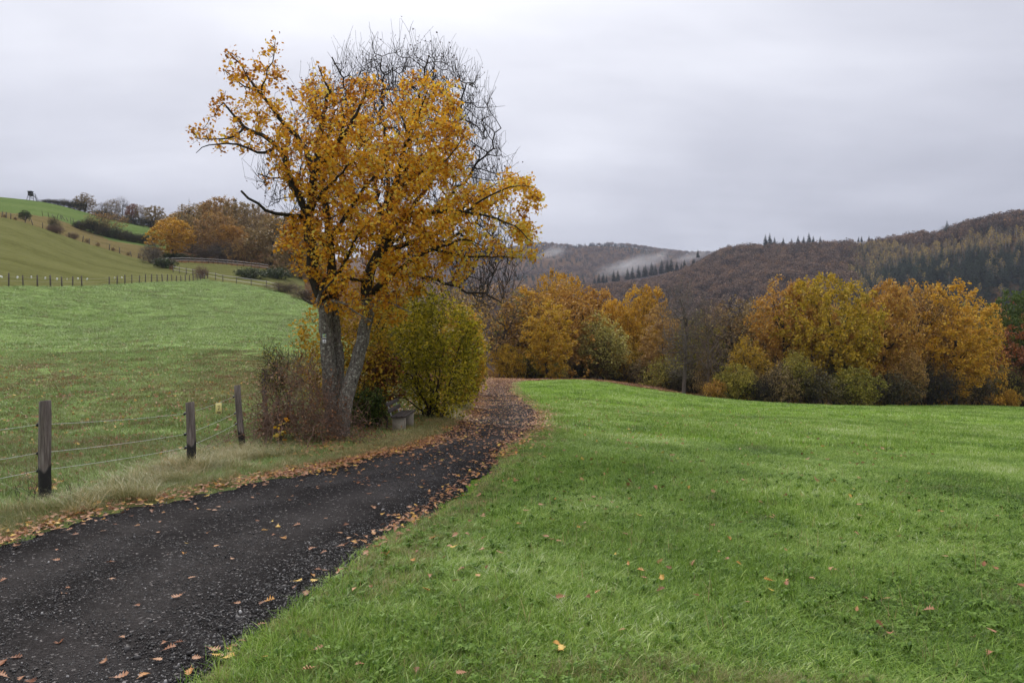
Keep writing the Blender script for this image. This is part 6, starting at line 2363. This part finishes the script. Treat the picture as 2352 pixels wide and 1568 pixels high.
RH = {  # right hill: foot, lower slope, upper slope, ridge, back
    500: [(520, -60), (700, -45), (900, -20), (1150, -5), (1500, -40)],
    900: [(520, -60), (700, -45), (900, -18), (1150, 0), (1500, -40)],
    1200: [(520, -60), (700, -40), (900, zs(900, 700)), (1150, zs(1150, 672, 22)), (1500, -20)],
    1330: [(520, -60), (680, -34), (880, zs(880, 680, 8)), (1120, zs(1120, 664, 22)), (1500, -10)],
    1480: [(510, -58), (660, -10), (850, zs(850, 655, 18)), (1100, zs(1100, 640, 24)), (1500, 30)],
    1600: [(500, -55), (640, 5), (820, zs(820, 630, 18)), (1080, zs(1080, 598, 24)), (1500, 60)],
    1680: [(500, -55), (640, 15), (820, zs(820, 610, 14)), (1060, zs(1060, 571, 16)), (1500, 80)],
    1780: [(490, -55), (630, 22), (800, zs(800, 600, 14)), (1020, zs(1020, 562, 17)), (1450, 90)],
    1900: [(480, -55), (610, 28), (780, zs(780, 600, 14)), (980, zs(980, 560, 17)), (1400, 90)],
    2070: [(470, -55), (580, 30), (740, zs(740, 590, 12)), (900, zs(900, 549, 16)), (1300, 95)],
    2140: [(470, -55), (570, 32), (720, zs(720, 580, 12)), (870, zs(870, 540, 15)), (1300, 110)],
    2230: [(470, -55), (560, 34), (690, zs(690, 566, 10)), (800, zs(800, 508, 19)), (1250, 120)],
    2352: [(470, -55), (550, 36), (670, zs(670, 555, 10)), (760, zs(760, 485, 20)), (1250, 130)],
    2700: [(470, -55), (550, 38), (650, zs(650, 540, 10)), (740, zs(740, 440, 20)), (1250, 150)],
    3300: [(480, -55), (550, 38), (650, 100), (760, 160), (1250, 160)],
}
ugR, VR = hill('right_hill', RH, M_FLOOR, 90, 200)
FH = {
    300: [(1250, -40), (1600, 60), (2100, 160), (2500, 220), (3200, 150)],
    900: [(1250, -50), (1600, 60), (2100, 200), (2600, zs(2600, 580, 14)), (3300, 220)],
    1130: [(1250, -60), (1600, zs(1600, 660, 14)), (2100, zs(2100, 615, 14)), (2600, zs(2600, 572, 14)), (3300, 250)],
    1240: [(1250, -60), (1600, zs(1600, 645, 14)), (2050, zs(2050, 605, 14)), (2600, zs(2600, 559, 14)), (3300, 280)],
    1320: [(1250, -60), (1600, zs(1600, 648, 14)), (2050, zs(2050, 606, 14)), (2600, zs(2600, 564, 14)), (3300, 280)],
    1400: [(1250, -60), (1600, zs(1600, 655, 14)), (2050, zs(2050, 610, 14)), (2650, zs(2650, 561, 14)), (3300, 280)],
    1500: [(1250, -60), (1600, zs(1600, 660, 14)), (2050, zs(2050, 620, 14)), (2700, zs(2700, 569, 14)), (3300, 280)],
    1630: [(1300, -60), (1650, zs(1650, 665, 14)), (2100, zs(2100, 630, 14)), (2750, zs(2750, 580, 14)), (3300, 260)],
    1750: [(1350, -60), (1700, zs(1700, 660, 14)), (2150, zs(2150, 630, 14)), (2800, zs(2800, 585, 14)), (3300, 260)],
    2200: [(1450, -60), (1800, 60), (2200, 150), (2800, 260), (3300, 260)],
    3000: [(1450, -60), (1800, 60), (2200, 150), (2800, 240), (3300, 240)],
}
ugF, VF = hill('far_hill', FH, M_FLOOR, 80, 140)
link('valley_floor', mesh_np('valley_floor', [(-3300, 440, -63), (4200, 440, -63), (4200, 3600, -63), (-3300, 3600, -63)], [np.array([(0, 1, 2, 3)])], M_FLOOR, {'dry': np.full(4, .3)}), kind='structure')


def forest_proto(seed, h, r, n, leafm, woodm, bare=.0, z0=.3, size=1.0, stems=14):
    g = np.random.default_rng(seed)
    C = ellip(g, n, (0, 0, h * (1 + z0) / 2), (r, r, h * (1 - z0) / 2), .45, 6, .35)
    LV, LF, tn = leaves_np(g, C, size, CLUMP_S, .5)
    mb = MB().tube([(0, 0, -1), (0, 0, h * .75)], [.28, .10], 4)
    for k in range(stems):
        a = g.uniform(0, 6.283)
        z = h * g.uniform(.25, .6)
        e = np.array([math.cos(a) * r * g.uniform(.3, .8), math.sin(a) * r * g.uniform(.3, .8), min(h * .97, z + h * g.uniform(.2, .4))])
        mb.tube([(0, 0, z), e * .5 + np.array([0, 0, z * .5 - .2]), e], [.12, .08, .03], 3)
    WV = np.concatenate(mb.v)
    WQ = np.concatenate(mb.q)
    V = np.concatenate([LV, WV])
    me = bpy.data.meshes.new('forest_tree')
    me = mesh_np('forest_tree', V, [LF, WQ + len(LV)], leafm, {'tone': np.concatenate([tn, np.zeros(len(WV))])})
    me.materials.append(woodm)
    mi = np.concatenate([np.zeros(len(LF), np.int32), np.ones(len(WQ), np.int32)])
    me.polygons.foreach_set('material_index', mi)
    return proto('forest_tree', me)


def conifer_proto(seed, h=16, r=2.8):
    w, c, *_ = spruce_kind(seed, h, r, 16, .5)
    if not c.materials:
        c.materials.append(M_SPRUCE)
    return proto('forest_spruce', c)


M_FBROWN = leaf_mat('forest_brown', [(0, (.06, .04, .032)), (.5, (.15, .10, .076)), (1, (.25, .165, .11))], .15, .2, .2, .95, 1.5)
M_FRUST = leaf_mat('forest_rust', [(0, (.075, .045, .03)), (.5, (.19, .105, .06)), (1, (.30, .17, .08))], .15, .2, .2, .8, .7)
M_FBIRCH = leaf_mat('forest_birch', [(0, (.10, .075, .055)), (.5, (.22, .16, .09)), (.78, (.38, .27, .08)), (1, (.56, .41, .10))], .2, .2, .2, .8, .9)
M_FCON = leaf_mat('forest_conifer', [(0, (.006, .012, .007)), (.5, (.016, .027, .015)), (1, (.036, .052, .026))], .05, .2, .2, .95, .5)
M_FWOOD = plain_mat('forest_bark', (.10, .085, .075), .9, .2, 3)
M_FWOODPALE = plain_mat('birch_bark', (.30, .27, .25), .9, .2, 3)
FB = [forest_proto(300 + k, 17, 5.0, 260, M_FBROWN, M_FWOOD, z0=.35, size=1.25, stems=20) for k in range(3)] + [forest_proto(304, 17, 4.4, 260, M_FRUST, M_FWOOD, z0=.3, size=1.3)]
FBI = [forest_proto(310 + k, 15, 2.2, 130, M_FBIRCH, M_FWOODPALE, z0=.35, size=.9, stems=10) for k in range(3)]
FC = [conifer_proto(320 + k) for k in range(3)]
for c in FC:
    c.data.materials.clear()
    c.data.materials.append(M_FCON)


def plant_forest(name, label, P, S, I, protos):
    g = np.random.default_rng(len(P))
    r = np.stack([g.normal(0, .03, len(P)), g.normal(0, .03, len(P)), g.uniform(0, 6.283, len(P))], -1)
    scatter(name, P, r, S, I, protos, label=label, kind='stuff')


def build_forests():
    g = np.random.default_rng(70)
    P = pts_on(g, VR, 46000)
    X = P[:, 0] / P[:, 1] * F + CX
    Y = CY - (P[:, 2] - EYE) / P[:, 1] * F
    k = (X > 1000) & (X < 2750) & (P[:, 1] < 1300) & (P[:, 1] > 500)
    P, X, Y = P[k], X[k], Y[k]
    n1 = np.sin(P[:, 0] * .021 + 2 * np.sin(P[:, 1] * .013)) * np.sin(P[:, 1] * .019 + 1) + g.normal(0, .25, len(P))
    ridge = np.interp(X, [1330, 1600, 1900, 2070, 2140, 2230, 2352], [660, 590, 560, 549, 540, 508, 485])
    below = Y - ridge
    # spruce plantation low on the right, birch regrowth above it, beech elsewhere
    plant = (X > 1990 + g.normal(0, 40, len(P))) & (below > np.interp(X, [1950, 2100, 2250, 2352], [75, 62, 105, 108]) + 16 * n1)
    birch = ~plant & (X > 1930 + g.normal(0, 30, len(P))) & (below > np.interp(X, [1930, 2352], [18, 62]) + 8 * n1)
    mixed = birch & (g.random(len(P)) < .13)
    pin = ~plant & ~birch & (below < 34) & (X > 1630) & (X < 1900) & (n1 > -.1)
    con = plant & (g.random(len(P)) < .93) | mixed | pin & (g.random(len(P)) < .6) | (~plant & ~birch & (g.random(len(P)) < .025))
    bir = (birch & ~con) | (plant & ~con)
    bro = ~con & ~bir & ~((X > 2125) & (below < 30))
    for mask, nm, lab, pr, lo, hi in ((bro, 'beech_forest', 'brown leafless beech forest covering the hill on the right', FB, .85, 1.2),
                                      (bir, 'birch_forest', 'pale birch regrowth with yellow tops high on the right hill', FBI, .6, 1.05),
                                      (con, 'spruce_forest', 'dark green spruce plantation on the right hill', FC, .75, 1.25)):
        q = P[mask]
        s = g.uniform(lo, hi, len(q))
        wd = 1.45 if nm == 'spruce_forest' else 1.0
        plant_forest(nm, lab, q, np.stack([s * wd * g.uniform(.85, 1.15, len(q)), s * wd, s], -1), g.integers(0, len(pr), len(q)), pr)
    P = pts_on(g, VF, 26000)
    X = P[:, 0] / P[:, 1] * F + CX
    k = (X > 1020) & (X < 1850)
    P, X = P[k], X[k]
    n1 = np.sin(P[:, 0] * .006 + 2 * np.sin(P[:, 1] * .005)) * np.sin(P[:, 1] * .008 + .5) + g.normal(0, .22, len(P))
    con = n1 > .42
    for mask, nm, lab, pr in ((~con, 'far_beech_forest', 'hazy brown forest on the distant hill behind the valley mist', FB), (con, 'far_spruce_forest', 'hazy dark spruce stands on the distant hill', FC)):
        q = P[mask]
        s = g.uniform(.7, 1.0, len(q))
        plant_forest(nm, lab, q, np.stack([s * 1.5, s * 1.5, s], -1), g.integers(0, len(pr), len(q)), pr)


build_forests()

# conifers one can pick out on the ridges
gC = np.random.default_rng(71)


def ridge_tree(X, d, Yb, h_units, label, group, width=None, kind='spruce', leafm=None, name='spruce_tree'):
    wood, crown, h, r = KINDS[kind]
    p = sight(X, Yb, d)
    hh = h_units / F * d
    root = empty(name, p, label, 'tree', group, gC.uniform(0, 6))
    for nm, me, mt in (('trunk', wood, M_DARKTWIG), ('crown', crown, leafm or M_FCON)):
        if me is None:
            continue
        o = link(nm, me, root)
        o.material_slots[0].link = 'OBJECT'
        o.material_slots[0].material = mt
        sx = (width or hh / h * 2 * r * F / d) / F * d / (2 * r)
        sx *= 2.1 if name == 'spruce_tree' else 1.0
        o.scale = (sx, sx, hh / h * 1.12)


for k in range(26):
    X = 1318 + k * 11.2 + gC.uniform(-5, 5)
    if 1345 < X < 1362 or 1428 < X < 1438:
        continue
    d = np.interp(X, [1318, 1480, 1600], [1090, 1010, 960])
    yb = np.interp(X, [1318, 1400, 1480, 1540, 1600], [652, 646, 634, 622, 606]) + 2
    ridge_tree(X, d, yb, gC.uniform(13, 22) + (8 if 1400 < X < 1545 else 0), 'dark spruce in the row along the descending shoulder of the right hill', 'spruces along the shoulder of the hill')
for X, Yb, hu, d in ((1603, 592, 14, 1060), (1660, 583, 10, 1060), (1700, 576, 12, 1050), (1716, 575, 14, 1050), (1758, 566, 20, 1020), (1768, 566, 22, 1020), (1779, 566, 16, 1020), (1799, 565, 14, 1010), (1818, 565, 13, 1000), (1833, 563, 16, 1000),
                     (1846, 563, 15, 1000), (1858, 562, 20, 990), (1868, 562, 15, 990), (1884, 562, 14, 990), (1972, 556, 9, 940), (1979, 556, 10, 940), (1996, 555, 10, 930)):
    ridge_tree(X, d, Yb - 1, hu * 1.25, 'dark spruce standing up from the skyline of the right hill', 'spruces on the skyline of the right hill')
for X, Yb, hu, d, lab in ((2175, 548, 38, 800, 'tall dark spruce rising above the beeches high on the right hill'), (2223, 552, 42, 770, 'tall dark pine in front of the beech row near the top of the right hill')):
    ridge_tree(X, d, Yb, hu, lab, None)
for k in range(46):           # the tall beeches along the top right
    X = 2128 + k * 6.4 + gC.uniform(-3, 3)
    d = np.interp(X, [2130, 2230, 2352, 2450], [850, 790, 752, 740]) + gC.uniform(-18, 4)
    yt = np.interp(X, [2128, 2150, 2230, 2352, 2420], [540, 528, 508, 487, 478]) + gC.uniform(-3, 7)
    hu = np.interp(X, [2128, 2200, 2352], [26, 44, 60]) * gC.uniform(.85, 1.05)
    ridge_tree(X, d, yt + hu, hu, 'tall %s beech of the row along the top of the right hill' % ('brown', 'rusty', 'brown')[k % 3], '%s beeches along the top of the right hill' % ('brown', 'rusty', 'brown')[k % 3], gC.uniform(15, 24),
               ['sparse', 'tall', 'bare', 'sparse'][k % 4], [MATS['forest_brown'], MATS['forest_rust'], MATS['forest_brown']][k % 3], 'beech_tree')


# ------------------------------------------------------------------ air: mist in the valley and the haze
def mist_patch(label, X, Y, d, w, h, depth, dens, seed, tilt=0.0):
    m, n, l, out = mat_base('mist')
    tc = n.new('ShaderNodeTexCoord')
    mp = n.new('ShaderNodeMapping')
    mp.inputs['Location'].default_value = (seed * 3.1, seed, 0)
    l.new(tc.outputs['Object'], mp.inputs['Vector'])
    nz = noise(n, l, 1.5, 5, .6, mp.outputs[0], .8)
    ln = n.new('ShaderNodeVectorMath')
    ln.operation = 'LENGTH'
    l.new(tc.outputs['Object'], ln.inputs[0])
    fall = mathn(n, l, 'MULTIPLY_ADD', ln.outputs['Value'], -1.15, 1.0)
    v = mathn(n, l, 'ADD', fall, mathn(n, l, 'MULTIPLY_ADD', nz, 2.2, -1.25))
    v = mathn(n, l, 'MULTIPLY', mathn(n, l, 'MAXIMUM', v, 0.0), dens)
    # nothing at the shell itself
    edge = mathn(n, l, 'MULTIPLY_ADD', ln.outputs['Value'], -4.0, 4.0, True)
    v = mathn(n, l, 'MULTIPLY', v, edge)
    pv = n.new('ShaderNodeVolumePrincipled')
    pv.inputs['Color'].default_value = (.93, .94, .97, 1)
    pv.inputs['Anisotropy'].default_value = .2
    l.new(v, pv.inputs['Density'])
    l.new(pv.outputs[0], out.inputs['Volume'])
    s = np.array([w / F * d / 2, depth / 2, h / F * d / 2])
    th = np.linspace(0, math.pi, 17)[1:-1]
    ph = np.linspace(0, 2 * math.pi, 25)[:-1]
    V = [(0, 0, 1)] + [(math.sin(a) * math.cos(b), math.sin(a) * math.sin(b), math.cos(a)) for a in th for b in ph] + [(0, 0, -1)]
    nq, npz = len(th), len(ph)
    q = [(1 + i * npz + j, 1 + (i + 1) * npz + j, 1 + (i + 1) * npz + (j + 1) % npz, 1 + i * npz + (j + 1) % npz) for i in range(nq - 1) for j in range(npz)]
    t = [(0, 1 + j, 1 + (j + 1) % npz) for j in range(npz)] + [(len(V) - 1, 1 + (nq - 1) * npz + (j + 1) % npz, 1 + (nq - 1) * npz + j) for j in range(npz)]
    o = link('mist', mesh_np('mist', np.array(V), [np.array(q), np.array(t)], m), None, sight(X, Y, d), label=label, kind='stuff')
    o.scale = s
    o.rotation_euler = (0, tilt, 0)


mist_patch('wisp of white mist rising from the valley in front of the distant hill', 1452, 603, 1750, 230, 74, 420, .0046, 1, -.25)
mist_patch('thin wisp of mist low on the left shoulder of the distant hill', 1272, 580, 2150, 120, 40, 320, .0042, 2, -.2)
mist_patch('thin wisp of mist at the end of the distant hill above the spruces', 1585, 590, 1900, 130, 30, 320, .0035, 3, -.2)


def build_haze():
    m, n, l, out = mat_base('haze')
    pv = n.new('ShaderNodeVolumePrincipled')
    pv.inputs['Color'].default_value = (.74, .82, 1.0, 1)
    pv.inputs['Density'].default_value = HAZE
    pv.inputs['Anisotropy'].default_value = 0.0
    l.new(pv.outputs[0], out.inputs['Volume'])
    lo, hi = np.array([-3600, -60, -66]), np.array([4600, 3700, 470])
    o = link('haze', MB().box((lo + hi) / 2, hi - lo).mesh('haze', m), kind='stuff', label='thin blue haze of the damp air over the whole valley')


HAZE = .00009
build_haze()
